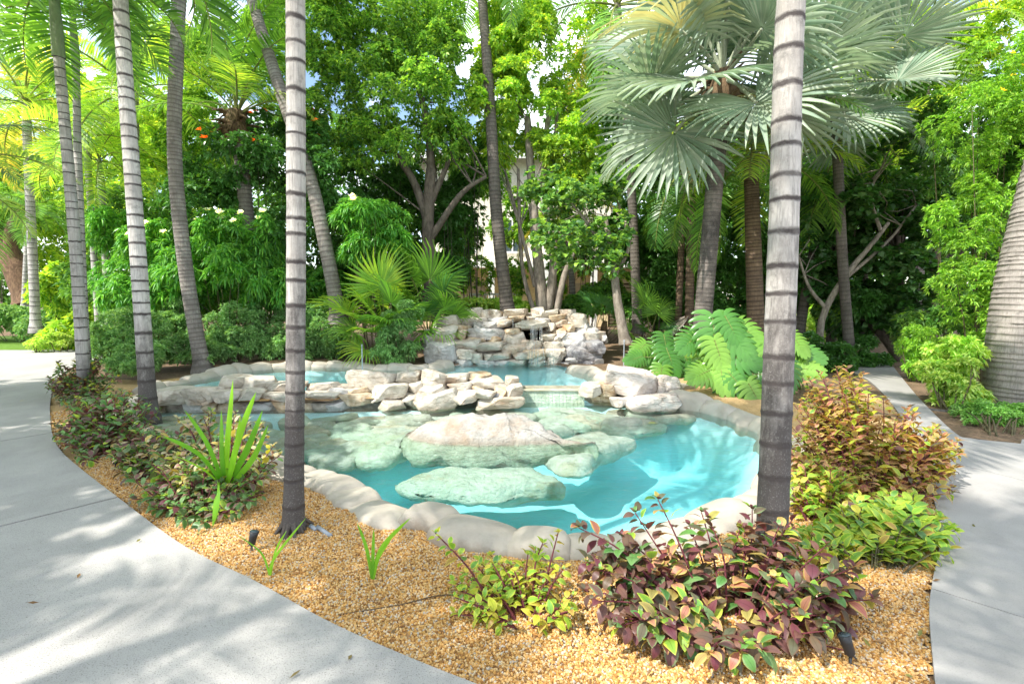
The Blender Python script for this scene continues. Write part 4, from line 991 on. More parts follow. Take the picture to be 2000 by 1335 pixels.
def foliage(blobs, mat, nros, k, ll, lw, seed, droop=0.3, sub=14, subr=0.36, two=False, spread=(0.5, 1.5), shell=0.75, zmin=None, name='foliage'):
    rs = np.random.RandomState(seed); C, O = clumps(blobs, rs, nros, sub, subr, shell)
    if zmin is not None: kp = C[:, 2] > zmin; C, O = C[kp], O[kp]
    V, T = leaves_np(C, O, k, ll, lw, rs, droop, spread, two=two)
    return mesh_np(name, V, T, None, [mat], smooth=False), C
def B(px, py, Y, rx, ry, rd=None):
    c = P(px, py, Y); return (c, rx*Y/1000, (rd if rd else rx*Y/1000), ry*Y/1000)

def plant(name, label, cat, blobs, mat, nros, k, ll, lw, seed, base=None, stems=None, smat='stem', group=None, droop=0.3, sub=14, subr=0.36, two=False, shell=0.75, spread=(0.5, 1.5), flowers=None, trunk=None, tmat='bark', crown_name='foliage', zmin=None):
    """stems: number of thin stems from the base into the foliage; trunk: list of (points, r0, r1) limbs; flowers: (mat, n, size, petals)"""
    if base is None:
        bc = blobs[0][0]; base = Vector((bc.x, bc.y, gh(bc.x, bc.y)))
    root = thing(name, label, cat, base, 0, group)
    me, C = foliage(blobs, mat, nros, k, ll, lw, seed, droop, sub, subr, two, spread, shell, zmin)
    o = wchild(crown_name, me, root); o['kind'] = 'stuff'
    rs = np.random.RandomState(seed+99)
    if stems:
        g = Geo()
        for i in range(stems):
            t = C[rs.randint(len(C))]; a = rs.uniform(0, 2*PI); sp = 0.12+0.25*np.hypot(t[0]-base.x, t[1]-base.y)
            b = Vector((base.x+(t[0]-base.x)*0.35+math.cos(a)*0.08, base.y+(t[1]-base.y)*0.35+math.sin(a)*0.08, base.z-0.03)); tv = Vector(t)
            m = b.lerp(tv, .5)+Vector((rs.uniform(-.06, .06), rs.uniform(-.06, .06), 0.08)); tube(g, [b, m, tv], [.012, .009, .004], 5)
        wchild('stem', g.mesh('stem', [M[smat]]), root)
    if trunk:
        g = Geo(); g2 = Geo()
        for i, (pts, ra, rb) in enumerate(trunk):
            sp = spline(pts, 14); rad = [ra+(rb-ra)*j/13 for j in range(14)]
            if i == 0: rad[0] *= 1.35; rad[1] *= 1.12
            tube(g if i == 0 else g2, sp, rad, 10, wob=.10, seed=i)
        # twigs from limb ends into the crown
        ends = [pp[0][-1] for pp in trunk]+[Vector(spline(pp[0], 14)[9]) for pp in trunk]
        for i in range(26):
            e = Vector(ends[rs.randint(len(ends))]); cand = C[rs.randint(len(C), size=20)]; t = Vector(cand[np.argmin(np.linalg.norm(cand-np.array(e), axis=1)*rs.uniform(.7, 1.3, 20))])
            m = e.lerp(t, .5)+Vector(rs.uniform(-.15, .15, 3)); tube(g2, [e, m, t], [trunk[-1][2]*0.7, trunk[-1][2]*.5, .008], 5)
        wchild('trunk', g.mesh('trunk', [M[tmat]]), root)
        if g2.n: wchild('branch', g2.mesh('branch', [M[tmat]]), root)
    if flowers:
        fm, nfl, fsz, pet = flowers[:4]; side = flowers[4] if len(flowers) > 4 else None
        cc = C[C[:, 1] < np.median(C[:, 1])] if len(C) > 50 else C; top = cc[np.argsort(-(cc[:, 2]-cc[:, 1]*0.4+rs.uniform(0, flowers[5] if len(flowers) > 5 else .6, len(cc))))][:nfl*3]
        rs.shuffle(top)
        for c in top[:nfl]:
            V, T = leaves_np(np.zeros((1, 3)), np.array([[0, -0.5, 0.8]]), pet, fsz, fsz*0.6, rs, 0.1, (0.6, 1.3))
            obj('flower', mesh_np('flower', V, T, None, [fm], smooth=False), root, Vector(c)-base+Vector((0, -0.05, .05)))
    return root

# ------------------------------------------------------------------ object leaved plants (every large leaf its own part)
def coleus_leaf_mesh(mat, seed, l=1.0, w=0.52, curl=0.5):
    """one ovate leaf, length 1 along +x, keel along the midrib, tip curling down"""
    rs = np.random.RandomState(seed); g = Geo()
    st = np.array([0, .06, .22, .42, .62, .80, .93, 1.0]); hw = np.array([.02, .03, .36, .50, .46, .30, .12, 0.0])*w
    V = []; A = []
    for s_, h in zip(st, hw):
        a = -curl*s_*s_; x = s_*math.cos(a*0.5); z = 0.10*math.sin(s_*PI)-curl*0.45*s_*s_
        for q_ in (-1, -0.5, 0, 0.5, 1):
            ruff = 0.018*math.sin(s_*23+seed)*abs(q_)
            V.append((x, q_*h, z+abs(q_)*h*0.38-0.35*h*q_*q_+ruff)); A.append(max(abs(q_), max(0, (s_-0.85)/0.15)))
    q = [(5*i+j, 5*i+j+1, 5*i+j+6, 5*i+j+5) for i in range(len(st)-1) for j in range(4)]
    g.add(V, q, (), 0, A)
    return g.mesh('leaf', [mat], True, 'edge')
CLEAF = {}
def cleaf(mat):
    if mat not in CLEAF: CLEAF[mat] = [coleus_leaf_mesh(L[mat], k, 1.0, (0.50, 0.56, 0.62)[k], (0.35, 0.6, 0.9)[k]) for k in range(3)]
    return CLEAF[mat]
def mat_from(me):
    n = len(me.vertices); c = np.zeros(n*3, np.float32); me.vertices.foreach_get('co', c)
    a = np.zeros(n, np.float32); me.attributes['edge'].data.foreach_get('value', a)
    q = np.zeros(len(me.polygons)*4, np.int32); me.polygons.foreach_get('vertices', q); return c.reshape(-1, 3), q.reshape(-1, 4), a

def coleus(label, base, targets, mats, lsize, seed, smat='stem_red', limit=290, step=0.055, droop=0.35, low=0.25):
    """targets: list of stem end points; mats: function(point)->material name"""
    rs = np.random.RandomState(seed); base = Vector(base); root = thing('coleus_plant', label, 'plant', base)
    g = Geo(); lv = []
    for t in targets:
        t = Vector(t); b = Vector((base.x+(t.x-base.x)*0.30, base.y+(t.y-base.y)*0.30, base.z-0.02)); ln = (t-b).length
        m = b.lerp(t, .5)+Vector((0, 0, 0.10*ln))+Vector(rs.uniform(-.05, .05, 3))*ln
        sp = spline([b, m, t], 12); tube(g, sp, list(np.linspace(.0065, .0028, 12)), 5)
        cum = np.concatenate([[0], np.cumsum([(sp[i+1]-sp[i]).length for i in range(11)])]); T = cum[-1]; arr = np.array([tuple(p) for p in sp])
        u = T*low; k = rs.randint(4)
        while u < T:
            p = Vector([np.interp(u, cum, arr[:, c]) for c in range(3)]); p2_ = Vector([np.interp(min(u+.02, T), cum, arr[:, c]) for c in range(3)]); p1_ = Vector([np.interp(u-.02, cum, arr[:, c]) for c in range(3)])
            ax = (p2_-p1_).normalized(); tf = u/T
            x = ax.orthogonal().normalized(); y = ax.cross(x); a = k*PI/2+rs.uniform(-.35, .35)
            for s_ in (0, PI):
                d = x*math.cos(a+s_)+y*math.sin(a+s_)+ax*(0.25+0.5*tf); d.z -= droop*rs.uniform(0.2, 1.3)*(1.3-tf); d.normalize()
                size = lsize*rs.uniform(.75, 1.15)*(1.0-0.35*max(0, tf-.7)/.3)*(0.75+0.25*min(1, tf*2.5))
                lv.append((p+d*0.01+Vector(rs.uniform(-.004, .004, 3)), d, size))
            k += 1; u += step*rs.uniform(.7, 1.3)*(1.1-0.4*tf)
        for j in range(4):      # small upright leaves at the tip
            a = j*PI/2+rs.uniform(-.4, .4); d = Vector((math.cos(a)*.7, math.sin(a)*.7, .8)).normalized(); lv.append((t, d, lsize*rs.uniform(.3, .5)))
    wchild('stem', g.mesh('stem', [M[smat]]), root)
    lv = [l for l in lv if l[0].z > gh(l[0].x, l[0].y)+0.03]
    lv.sort(key=lambda q: -(q[2]/(q[0]-CAMV).length))
    G_ = {}
    for i, (p, d, s_) in enumerate(lv):
        mn = mats(p, rs); me = cleaf(mn)[rs.randint(3)]; e = orient(d, rs.uniform(-.5, .5))
        if i < limit: obj('leaf', me, root, p-base, e, (s_, s_, s_))
        else:
            c, q, a = mat_from(me); Rm = np.array(e.to_matrix())*s_; G_.setdefault(mn, Geo()).add(c@Rm.T+np.array(p), q, (), 0, a)
    for mn, gg in G_.items():
        o = wchild('leaves', gg.mesh('leaves', [L[mn]], True, 'edge'), root); o['kind'] = 'stuff'
    return root

def shell_targets(rs, cpx, rx, ry, Y0, Y1, n, zmin=0.12, ok=None):
    """stem end points spread over a dome seen at pixel box (cx,cy) with radii rx, ry"""
    out = []
    while len(out) < n:
        a, b = rs.uniform(-1, 1, 2)
        if a*a+b*b > 1: continue
        if ok and not ok(cpx[0]+a*rx, cpx[1]+b*ry): continue
        Y = Y0+(Y1-Y0)*(0.5-0.5*b)+rs.uniform(-.12, .12)
        p = P(cpx[0]+a*rx, cpx[1]+b*ry, Y)
        if p.z > zmin: out.append(p)
    return out

def strap_mesh(pts, w, mat):
    g = Geo(); sp = spline(pts, 12); V = []
    for i, p in enumerate(sp):
        t = (sp[min(i+1, 11)]-sp[max(i-1, 0)]).normalized(); s_ = t.cross(Vector((0.25, 1, 0.1))); s_.normalize(); n_ = s_.cross(t)
        f = i/11; ww = w*(0.55+0.6*math.sin(PI*min(1, f*0.9+.12)))*(1 if f < .75 else max(0.03, 1-((f-.75)/.25)**1.6))
        V += [p-s_*ww/2+n_*ww*.14, p, p+s_*ww/2+n_*ww*.14]
    q = []
    for i in range(11): q += [(3*i, 3*i+1, 3*i+4, 3*i+3), (3*i+1, 3*i+2, 3*i+5, 3*i+4)]
    g.add(V, q); return g.mesh('leaf', [mat])
def strap_plant(label, base, blades, mat=None):
    root = thing('strap_leaf_plant', label, 'plant', base)
    for pts, w in blades: wchild('leaf', strap_mesh(pts, w, mat or L['strap']), root)
    return root

def monstera_mesh(seed):
    """deeply slit heart shaped blade, length 1 along +x, hub at the origin"""
    rs = np.random.RandomState(seed); g = Geo(); n = 9
    for s_ in (1, -1):
        for i in range(n):
            u = i/(n-1); bx = 0.0+0.80*u; wb = 0.80/(n-1)*0.5
            ang = R(150)*(1-u)**1.3+R(22)*u; ln = 0.50*(0.62+0.75*math.sin(PI*(0.18+0.62*u)))*(1-0.35*u)*rs.uniform(.93, 1.05)
            V = []
            for f in (0, .3, .55, .8, .95, 1.02):
                a = ang*(1-0.30*f); cx = bx+math.cos(a)*ln*f; cy = s_*(math.sin(a)*ln*f+0.004)
                hw = wb*float(np.interp(f, [0, .3, .55, .62, .8, .95, 1.02], [1.0, 1.45, 1.60, 1.2, 1.15, .8, .10]))
                px_, py_ = math.sin(a), -math.cos(a)*s_
                z = 0.16*f*ln*2*(0.4) - 0.55*(ln*f)**2 - 0.16*(bx**2) - 0.0
                V += [(cx-px_*hw, cy-py_*hw, z-0.008), (cx, cy, z+0.008), (cx+px_*hw, cy+py_*hw, z-0.008)]
            q = []
            for k in range(5): b = 3*k; q += [(b, b+1, b+4, b+3), (b+1, b+2, b+5, b+4)]
            g.add(V, q, (), 0)
    tube(g, [(-0.02, 0, 0.012), (0.4, 0, -0.015), (0.86, 0, -0.12)], [.013, .009, .003], 5, 1)
    g.add([(0.74, -0.05, -0.095), (0.74, 0.05, -0.095), (1.04, 0, -0.19)], (), [(0, 1, 2)])
    return g.mesh('leaf', [L['monstera'], M['rachis']])
MON = [monstera_mesh(k) for k in range(3)]

# ------------------------------------------------------------------ foreground palms
T1, T2 = M['trunk_ringed'], M['trunk_ringed2']; T1D = M['trunk_dark_foot']
def up_to(px, py, Y, z):   # carry a trunk seen at (px,py,Y) on up to the height z
    return P(px, py, Y)
RG = 'ringed palms standing round the pool bed'
def path_px(base, mids, zt, zb=0.0):
    b = G(*base, zb); out = [b]
    for (x, y, dY) in mids: out.append(P(x, y, b.y+dY))
    d = (out[-1]-out[-2]).normalized(); out.append(out[-1]+Vector((d.x, d.y*0.3, abs(d.z)))*(zt-out[-1].z)); return out
palm('ringed_palm', 'pale ringed palm trunk with dark foot standing alone in the gravel, nearest the driveway seedling', 'palm',
     path_px((573,1036), [(578,600,0.02),(578,200,0.05),(577,0,0.05)], 5.3), 0.062, 0.056, 0.15, T1D, ['slim'], 13, 1.0, 1, RG, 0.9)
palm('ringed_palm', 'thickest ringed palm trunk, at the right before the pool among the purple coleus', 'palm',
     path_px((1505,1110), [(1517,800,0.05),(1532,400,0.12),(1545,0,0.22)], 5.9), 0.086, 0.070, 0.185, T1D, ['slim'], 13, 1.1, 2, RG, 0.9, flare=1.1)
palm('ringed_palm', 'ringed palm trunk rising behind the strap leaved plant at the left end of the pool', 'palm',
     path_px((291,812), [(270,500,0.0),(248,200,0.05),(235,0,0.1)], 6.1), 0.098, 0.080, 0.19, T1, ['slim'], 17, 1.15, 3, RG, 0.7, el=(60, -50))
palm('ringed_palm', 'slender pale ringed palm nearest the driveway at the far left', 'palm',
     path_px((166,778), [(150,520,0.0),(127,250,0.0),(120,170,0.0)], 5.05), 0.085, 0.066, 0.17, T2, ['slim'], 16, 1.0, 4, RG, 1.1, el=(60, -45))
palm('ringed_palm', 'slender ringed palm just behind the leftmost trunk and half hidden by it', 'palm',
     path_px((172,742), [(163,600,0.0),(152,300,0.1),(150,200,0.1)], 5.7), 0.075, 0.055, 0.17, T2, ['slim'], 14, 0.95, 5, RG, 1.0, el=(60, -30))
palm('ringed_palm', 'thin ringed palm, third trunk from the left, between the slender pair and the stout one', 'palm',
     path_px((197,696), [(185,520,0.0),(172,330,0.0),(170,290,0)], 4.7), 0.082, 0.064, 0.2, T2, ['slim_bright'], 13, 1.0, 6, RG, 0.9, el=(60, -45))
palm('ringed_palm', 'thinnest and farthest ringed palm behind the left group', 'palm',
     [P(209,600,13.5)-Vector((0,0,1.4)), P(205,480,13.5), P(199,380,13.5)], 0.10, 0.07, 0.2, T2, ['slim_bright'], 11, 0.9, 7, RG, 0.9, el=(60, -45))
palm('grey_palm', 'thick smooth grey palm trunk leaning left behind the left shrubs', 'palm',
     path_px((388,705), [(360,520,0.0),(340,300,0.0),(347,60,0.0),(350,0,0)], 9.0, 0.15), 0.19, 0.165, 0.085, M['trunk_coco'], ['coco'], 12, 0.9, 8, 0 or None, 0, ringh=0.05, jag=0) if False else None
gpp = path_px((395,715), [(362,520,0.0),(341,300,0.0),(347,60,0.0),(350,0,0)], 9.4, 0.15)
palm('grey_palm', 'thick smooth grey palm trunk leaning left behind the left shrubs', 'palm', gpp, 0.14, 0.115, 0.085, M['trunk_coco'], ['coco'], 12, 0.9, 8, ringh=0.03)
palm('coconut_palm', 'leaning palm with pale upper trunk and scarred foot behind the central ringed trunk', 'palm',
     [P(660,575,11.5)-Vector((0,0,.5)), P(640,500,11.5), P(605,345,11.6), P(552,190,11.8), P(492,0,12.2), P(470,-90,12.5)], 0.16, 0.11, 0.10, M['trunk_coco'], ['coco'], 13, 0.95, 9, ringh=0.03)
palm('coconut_palm', 'short coconut palm with brown fibrous crown base above the hibiscus', 'palm',
     [P(500,640,12.5), P(480,400,12.5), P(462,225,12.5)], 0.16, 0.16, 0.10, M['trunk_coco'], ['coco', 'coco_bright', 'coco'], 15, 0.85, 10, ringh=0.03, fibre=True, el=(80, -10))
palm('coconut_palm', 'tall slim dark palm trunk rising just behind the middle of the rock waterfall', 'palm',
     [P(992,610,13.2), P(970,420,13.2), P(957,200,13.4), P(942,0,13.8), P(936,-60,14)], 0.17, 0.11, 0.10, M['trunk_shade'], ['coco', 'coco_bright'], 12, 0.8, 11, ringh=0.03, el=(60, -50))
palm('coconut_palm', 'coconut palm whose long fronds droop at the upper middle left of the silver fan palm', 'palm',
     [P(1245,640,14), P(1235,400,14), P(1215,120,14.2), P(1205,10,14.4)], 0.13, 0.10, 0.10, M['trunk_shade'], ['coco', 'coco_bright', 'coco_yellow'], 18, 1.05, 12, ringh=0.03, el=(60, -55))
for i, (xb, xt, Y, lab) in enumerate([(1345,1352,12.6,'thin brown palm trunk immediately left of the fan palm trunk'), (1322,1338,13.4,'second thin brown palm trunk to the left of the fan palm trunk'),
        (1478,1466,11.2,'brown palm trunk between the fan palm and the thick ringed trunk')]):
    palm('brown_trunk_palm', lab, 'palm', [P(xb, 690, Y), P((xb+xt)/2, 500, Y), P(xt, 330 if i < 2 else 300, Y)], (.11, .09, .19)[i], (.09, .08, .14)[i], 0.09, M['trunk_brown'], [['coco'], ['coco_dark'], ['coco', 'coco_bright']][i], (9, 9, 13)[i], .8, 13+i, ringh=0.03, el=(45, -60))
palm('thick_palm', 'massive grey palm trunk with close set scars at the right edge beside the footpath', 'palm',
     path_px((2003,792), [(2022,600,0.0),(2062,420,0.0),(2120,200,0)], 8.5), 0.50, 0.42, 0.075, M['trunk_big'], ['coco'], 12, 1.0, 17, flare=1.02, ringh=0.010, sides=28)
palm('coconut_palm', 'coconut palm with yellowing fronds high at the upper right above the yellow flowered bush', 'palm',
     [P(1790,640,15.5), P(1800,300,15.5), P(1810,60,15.5)], 0.16, 0.13, 0.10, M['trunk_coco'], ['coco_yellow', 'coco_bright', 'coco_yellow'], 15, 1.0, 18, ringh=0.03, el=(60, -40))
palm('coconut_palm', 'coconut palm with fronds hanging behind the thick ringed trunk on the right', 'palm',
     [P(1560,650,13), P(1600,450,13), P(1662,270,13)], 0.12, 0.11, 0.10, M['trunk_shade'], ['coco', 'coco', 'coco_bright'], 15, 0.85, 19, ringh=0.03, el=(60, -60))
palm('coconut_palm', 'low bright fronded palm behind the rock waterfall among the dark trunks', 'palm',
     [P(1120,610,16), P(1115,520,16), P(1105,420,16)], 0.10, 0.09, 0.10, M['trunk_coco'], ['coco_bright', 'coco_yellow'], 12, 0.75, 20, ringh=0.03, el=(65, -40))
palm('dark_fronded_palm', 'palm at the left edge with dark glossy fronds reaching into view', 'palm',
     [P(-230,1000,7.5)*1, P(-215,600,7.5), P(-200,330,7.5)], 0.12, 0.10, 0.15, T2, ['coco_dark', 'coco', 'coco_bright'], 16, 0.72, 21, el=(50, -35))
palm('small_palm', 'small thin palm at the far left in front of the brown tree', 'palm',
     [P(48,600,19), P(52,500,19), P(58,410,19)], 0.10, 0.08, 0.15, T2, ['slim'], 11, 0.8, 22, el=(60, -50))
palm('bright_fronded_palm', 'sunlit yellow green palm filling the view behind the left ringed palms', 'palm',
     [P(270,640,14), P(265,420,14), P(262,180,14)], 0.12, 0.10, 0.15, T2, ['slim_bright', 'coco_bright'], 18, 1.1, 23, el=(65, -55))
palm('bright_fronded_palm', 'sunlit yellow green palm at the upper left edge of the grove', 'palm',
     [P(70,640,15), P(60,420,15), P(50,200,15)], 0.12, 0.10, 0.15, T2, ['coco_bright', 'slim_bright', 'coco_yellow'], 18, 0.95, 24, el=(65, -50))
# silver fan palm
bp_ = [P(1368,680,9.6), P(1378,560,9.6), P(1392,400,9.6), P(1405,250,9.6), P(1412,150,9.6)]
sf = palm('silver_fan_palm', 'big silvery blue fan palm with pleated leaves and a black and white stained trunk', 'palm', bp_, 0.165, 0.145, 0.09, M['trunk_bis'],
     ['silver', 'silver', 'silver', 'silver', 'silver', 'silver_y', 'silver'], 27, 1.08, 31, el=(82, -52), flare=1.2, ringh=0.02, sides=20, fibre=True)
# a second silver fan palm partly behind, to the right
palm('silver_fan_palm', 'second silvery fan palm standing behind and right of the big one', 'palm',
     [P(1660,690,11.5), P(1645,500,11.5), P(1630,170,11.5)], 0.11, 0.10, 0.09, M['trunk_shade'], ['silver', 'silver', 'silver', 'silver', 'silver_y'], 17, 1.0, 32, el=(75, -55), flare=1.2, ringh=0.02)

# fan palms left of the waterfall
def fan_clump(label, base, tips, keys, seed, scale=1.0):
    rs = np.random.RandomState(seed); root = thing('fan_palm', label, 'palm', base)
    g = Geo(); tube(g, [(0, 0, -.1), (0, 0, .15), (0.02, 0, .32)], [.10, .09, .05], 10, wob=.3); obj('trunk', g.mesh('trunk', [M['fibre']]), root)
    for i, t in enumerate(tips):
        d = Vector(t)-Vector(base)-Vector((0, 0, .25)); key = keys[i % len(keys)]; me = frond_lib(key)[rs.randint(3)]; ln = d.length
        s_ = ln/1.25 if key != 'fan_bright' else ln/1.3
        obj('fan_leaf', me, root, (0, 0, .25), orient(d, rs.uniform(-.9, .9)), (s_,)*3)
    return root
def ring(px, Y, pts): return [P(x, y, Y+dy) for x, y, dy in pts]
fan_clump('bright yellow green fan palm clump left of the rock waterfall', P(760,690,11.2), ring(0, 10.8, [(740,510,0),(765,560,-.4),(700,575,-.2),(680,610,-.4),(800,600,-.5),(715,640,-.6),(730,560,.3),(660,640,-.3),(690,690,-.6),(640,590,0),(760,620,-.8)]), ['fan_bright', 'fan', 'fan_bright'], 1)
fan_clump('fan palm with upright green fans directly left of the waterfall rocks', P(838,680,11.9), ring(0, 11.5, [(840,500,0),(790,495,.3),(885,520,0),(880,580,-.4),(905,600,-.2),(830,580,-.5),(795,610,-.6),(870,650,-.8),(815,670,-.8),(780,560,0),(840,640,-1)]), ['fan', 'fan', 'fan_dark'], 2)
fan_clump('small dark fan palm right of the waterfall under the sea grape tree', P(1265,690,12), ring(0, 11.7, [(1240,600,0),(1290,590,0),(1320,630,0),(1215,640,-.2),(1270,640,-.5),(1255,560,.2),(1310,670,-.3)]), ['fan_dark', 'fan'], 3)
fan_clump('dark fan palm low behind the right end of the waterfall', P(1180,650,13.4), ring(0, 13.3, [(1170,570,0),(1200,590,0),(1150,600,0),(1215,620,0),(1140,570,0)]), ['fan_dark'], 4)

# ------------------------------------------------------------------ building seen through the trees
bY = 23.0
a = P(830, 590, bY); b = P(1250, 590, bY)
vl = thing('villa', 'cream two storey villa with grey tiled roof glimpsed behind the trees above the waterfall', 'building', ((a.x+b.x)/2, bY, 0))
hw = (b.x-a.x)/2; zt = P(860, 300, bY).z; zm = P(860, 520, bY).z
g = Geo(); box(g, -hw, hw, 0, 9, -.2, zm); obj('wall', g.mesh('wall', [M['wall_yellow']], False), vl, label='yellow lower storey wall')
g = Geo(); box(g, -hw, hw*0.75, 0.6, 9, zm, zt); obj('wall', g.mesh('wall', [M['wall_cream']], False), vl, label='cream upper storey wall')
g = Geo(); box(g, -hw-.4, hw+.4, -1.0, 0.6, zm-0.1, zm+0.15); obj('canopy', g.mesh('canopy', [M['white']], False), vl)
g = Geo(); x0, x1 = -hw-0.5, hw*0.75+0.5
g.add([(x0, 0.0, zt), (x1, 0.0, zt), (x1, 9.5, zt), (x0, 9.5, zt), (x0+3, 4.6, zt+1.6), (x1-3, 4.6, zt+1.6)], [(0, 1, 5, 4), (2, 3, 4, 5), (0, 3, 2, 1)], [(1, 2, 5), (3, 0, 4)])
rf = obj('roof', g.mesh('roof', [M['roof_grey']], False), vl)
for k in range(9):
    f = (k+.5)/9.5; g = Geo(); box(g, x0+3*f, x1-3*f, 4.6*f-.02, 4.6*f+.06, zt+1.6*f+.0, zt+1.6*f+.07); obj('tile_course', g.mesh('tile_course', [M['roof_grey']], False), rf)
g = Geo(); box(g, x0-.02, x1+.02, -.08, -.004, zt-.2, zt+.02); obj('gutter', g.mesh('gutter', [M['white']], False), vl)
for xx in (-3.6, -1.4, 0.9):
    g = Geo(); box(g, xx, xx+1.0, .55, .597, zm+.7, zm+2.1); w_ = obj('window', g.mesh('window', [M['glass']], False), vl)
    g = Geo()
    for q in ((xx-.08, xx, zm+.62, zm+2.18), (xx+1.0, xx+1.08, zm+.62, zm+2.18), (xx, xx+1.0, zm+2.1, zm+2.18), (xx, xx+1.0, zm+.62, zm+.7), (xx+.47, xx+.53, zm+.7, zm+2.1)): box(g, q[0], q[1], .50, .596, q[2], q[3])
    obj('frame', g.mesh('frame', [M['white']], False), w_)
for xx in (-4.2, -1.8, .6, 2.6, 4.4):
    g = Geo(); box(g, xx-.13, xx+.13, -.95, -.7, -.2, zm-.1); obj('column', g.mesh('column', [M['white']], False), vl)
for xx in (-3.2, 1.6, 3.4):
    g = Geo(); box(g, xx, xx+1.1, -.05, -.004, 0, 2.1); d_ = obj('door', g.mesh('door', [M['wood_dark'] if xx > 2 else M['shutter']], False), vl)
    g = Geo()
    for k in range(12): box(g, xx+.06, xx+1.04, -.075, -.052, .15+k*.16, .27+k*.16)
    obj('louvre', g.mesh('louvre', [M['shutter']], False), d_)
ra = P(935, 585, 17); rb = P(1000, 585, 17)
rl = thing('railing', 'low white railing seen behind the left end of the waterfall', 'railing', (ra.x, 17, 0.17))
g = Geo(); W_ = rb.x-ra.x; box(g, -.3, W_+.3, -.03, .03, P(0, 576, 17).z-.17, P(0, 576, 17).z-.11); box(g, -.3, W_+.3, -.03, .03, .5, .56); obj('rail', g.mesh('rail', [M['white']], False), rl)
for k in range(14):
    x = -.25+(W_+.5)*k/13; g = Geo(); box(g, x-.02, x+.02, -.02, .02, 0, P(0, 576, 17).z-.171); obj('baluster', g.mesh('baluster', [M['white']], False), rl)

# ------------------------------------------------------------------ trees
def tk(*lst): return [([P(*p) for p in pts], ra_, rb_) for pts, ra_, rb_ in lst]
plant('canopy_tree', 'tall bright green small leaved tree with dark forked trunk above the left of the waterfall', 'tree',
      [B(705,95,13.2,125,105,1.5),B(800,215,13.0,130,115,1.5),B(655,205,13.2,65,85,1.2),B(620,60,13.6,90,80,1.4),B(850,110,13.4,75,75,1.3),B(760,10,13.4,150,60,1.6),B(700,290,13,85,50,1.0),B(870,280,13.3,60,55,1.0)],
      L['canopy'], 11000, 6, .12, .060, 101, base=G(838,630,.17), sub=20, subr=.30, tmat='bark',
      trunk=tk(([(842,625,13.3),(838,520,13.2),(836,430,13.2),(842,330,13.2)],.20,.13), ([(838,440,13.2),(800,340,13.2),(715,235,13.2)],.13,.05), ([(842,350,13.2),(835,240,13.2),(800,120,13.3)],.12,.05), ([(840,400,13.2),(870,330,13.2),(905,250,13.4)],.09,.04), ([(838,470,13.2),(900,380,13.1),(950,345,13.1)],.10,.04)))
plant('canopy_tree', 'light yellow green tree in the centre with many thin grey trunks', 'tree',
      [B(965,205,14,90,85,1.4),B(1050,120,14.2,85,85,1.4),B(975,120,14.4,60,60,1.2),B(1085,240,14,70,75,1.2),B(1010,280,14,80,50,1),B(1000,20,14.5,80,50,1.4),B(1110,320,14,60,50,1)],
      L['canopy_yel'], 8000, 6, .13, .062, 102, base=G(1060,640,.17), sub=20, subr=.27, tmat='bark_pale',
      trunk=tk(([(1062,625,13.9),(1050,500,13.9),(1040,380,14),(1030,230,14)],.17,.09), ([(1070,610,13.9),(1082,480,13.9),(1060,330,14),(1080,180,14)],.13,.06), ([(1085,620,13.9),(1105,530,13.9),(1150,430,14)],.11,.05), ([(1048,620,13.9),(1020,520,14),(1012,330,14.1)],.07,.04), ([(1090,620,14),(1075,430,14.1),(1090,200,14.2)],.08,.04), ([(1045,560,13.9),(1015,440,14),(985,330,14)],.06,.03)))
# hibiscus, dark bank behind the left shrubs
plant('hibiscus_bush', 'large dark glossy hibiscus bush with orange flowers right of the coconut crown', 'bush',
      [B(530,300,12.8,95,95,1.3),B(640,340,12.6,85,120,1.3),B(450,330,12.8,80,90,1.2),B(590,450,12.4,90,80,1.1),B(400,420,12.6,80,90,1.2),B(690,440,12.8,70,70,1)],
      L['hibiscus'], 4600, 6, .13, .085, 103, base=G(560,660,.17), stems=22, smat='bark', sub=18, subr=.32, flowers=(L['petal_orange'], 14, .11, 7, 0, 2.5))
GP = 'white flowering rosette shrubs behind the left planting'
for i, (bl, lab) in enumerate([([B(432,455,11.8,75,45,.8),B(395,520,11.7,85,60,.9),B(470,520,11.6,60,55,.8)], 'white flowering rosette shrub right of the thick grey trunk'),
      ([B(300,470,12.2,60,55,.8),B(280,560,11.9,70,60,.8),B(330,560,11.8,50,60,.7)], 'white flowering rosette shrub between the stout ringed trunk and the thick grey trunk'),
      ([B(520,470,12,45,60,.7),B(530,560,11.8,60,55,.7)], 'white flowering rosette shrub left of the central ringed trunk'),
      ([B(725,425,11.6,72,42,.8),B(700,475,11.6,50,35,.6),B(768,470,11.6,40,30,.5)], 'domed rosette shrub with narrow bright leaves above the fan palms'),
      ([B(235,560,12.6,45,80,.8),B(225,450,13,40,60,.8)], 'bright rosette shrub behind the third ringed trunk')]):
    plant('rosette_shrub', lab, 'shrub', bl, L['rosette'], 900 if i < 3 else 650, 13, .19, .042, 110+i, base=Vector((bl[0][0].x, bl[0][0].y, .17)), stems=9, smat='stem', group=GP, droop=.45, sub=20, subr=.3, two=True, spread=(.7, 1.7),
          flowers=(L['petal_white'], (8, 5, 3, 2, 0)[i], .10, 30, 0, .3) if i < 4 else None)
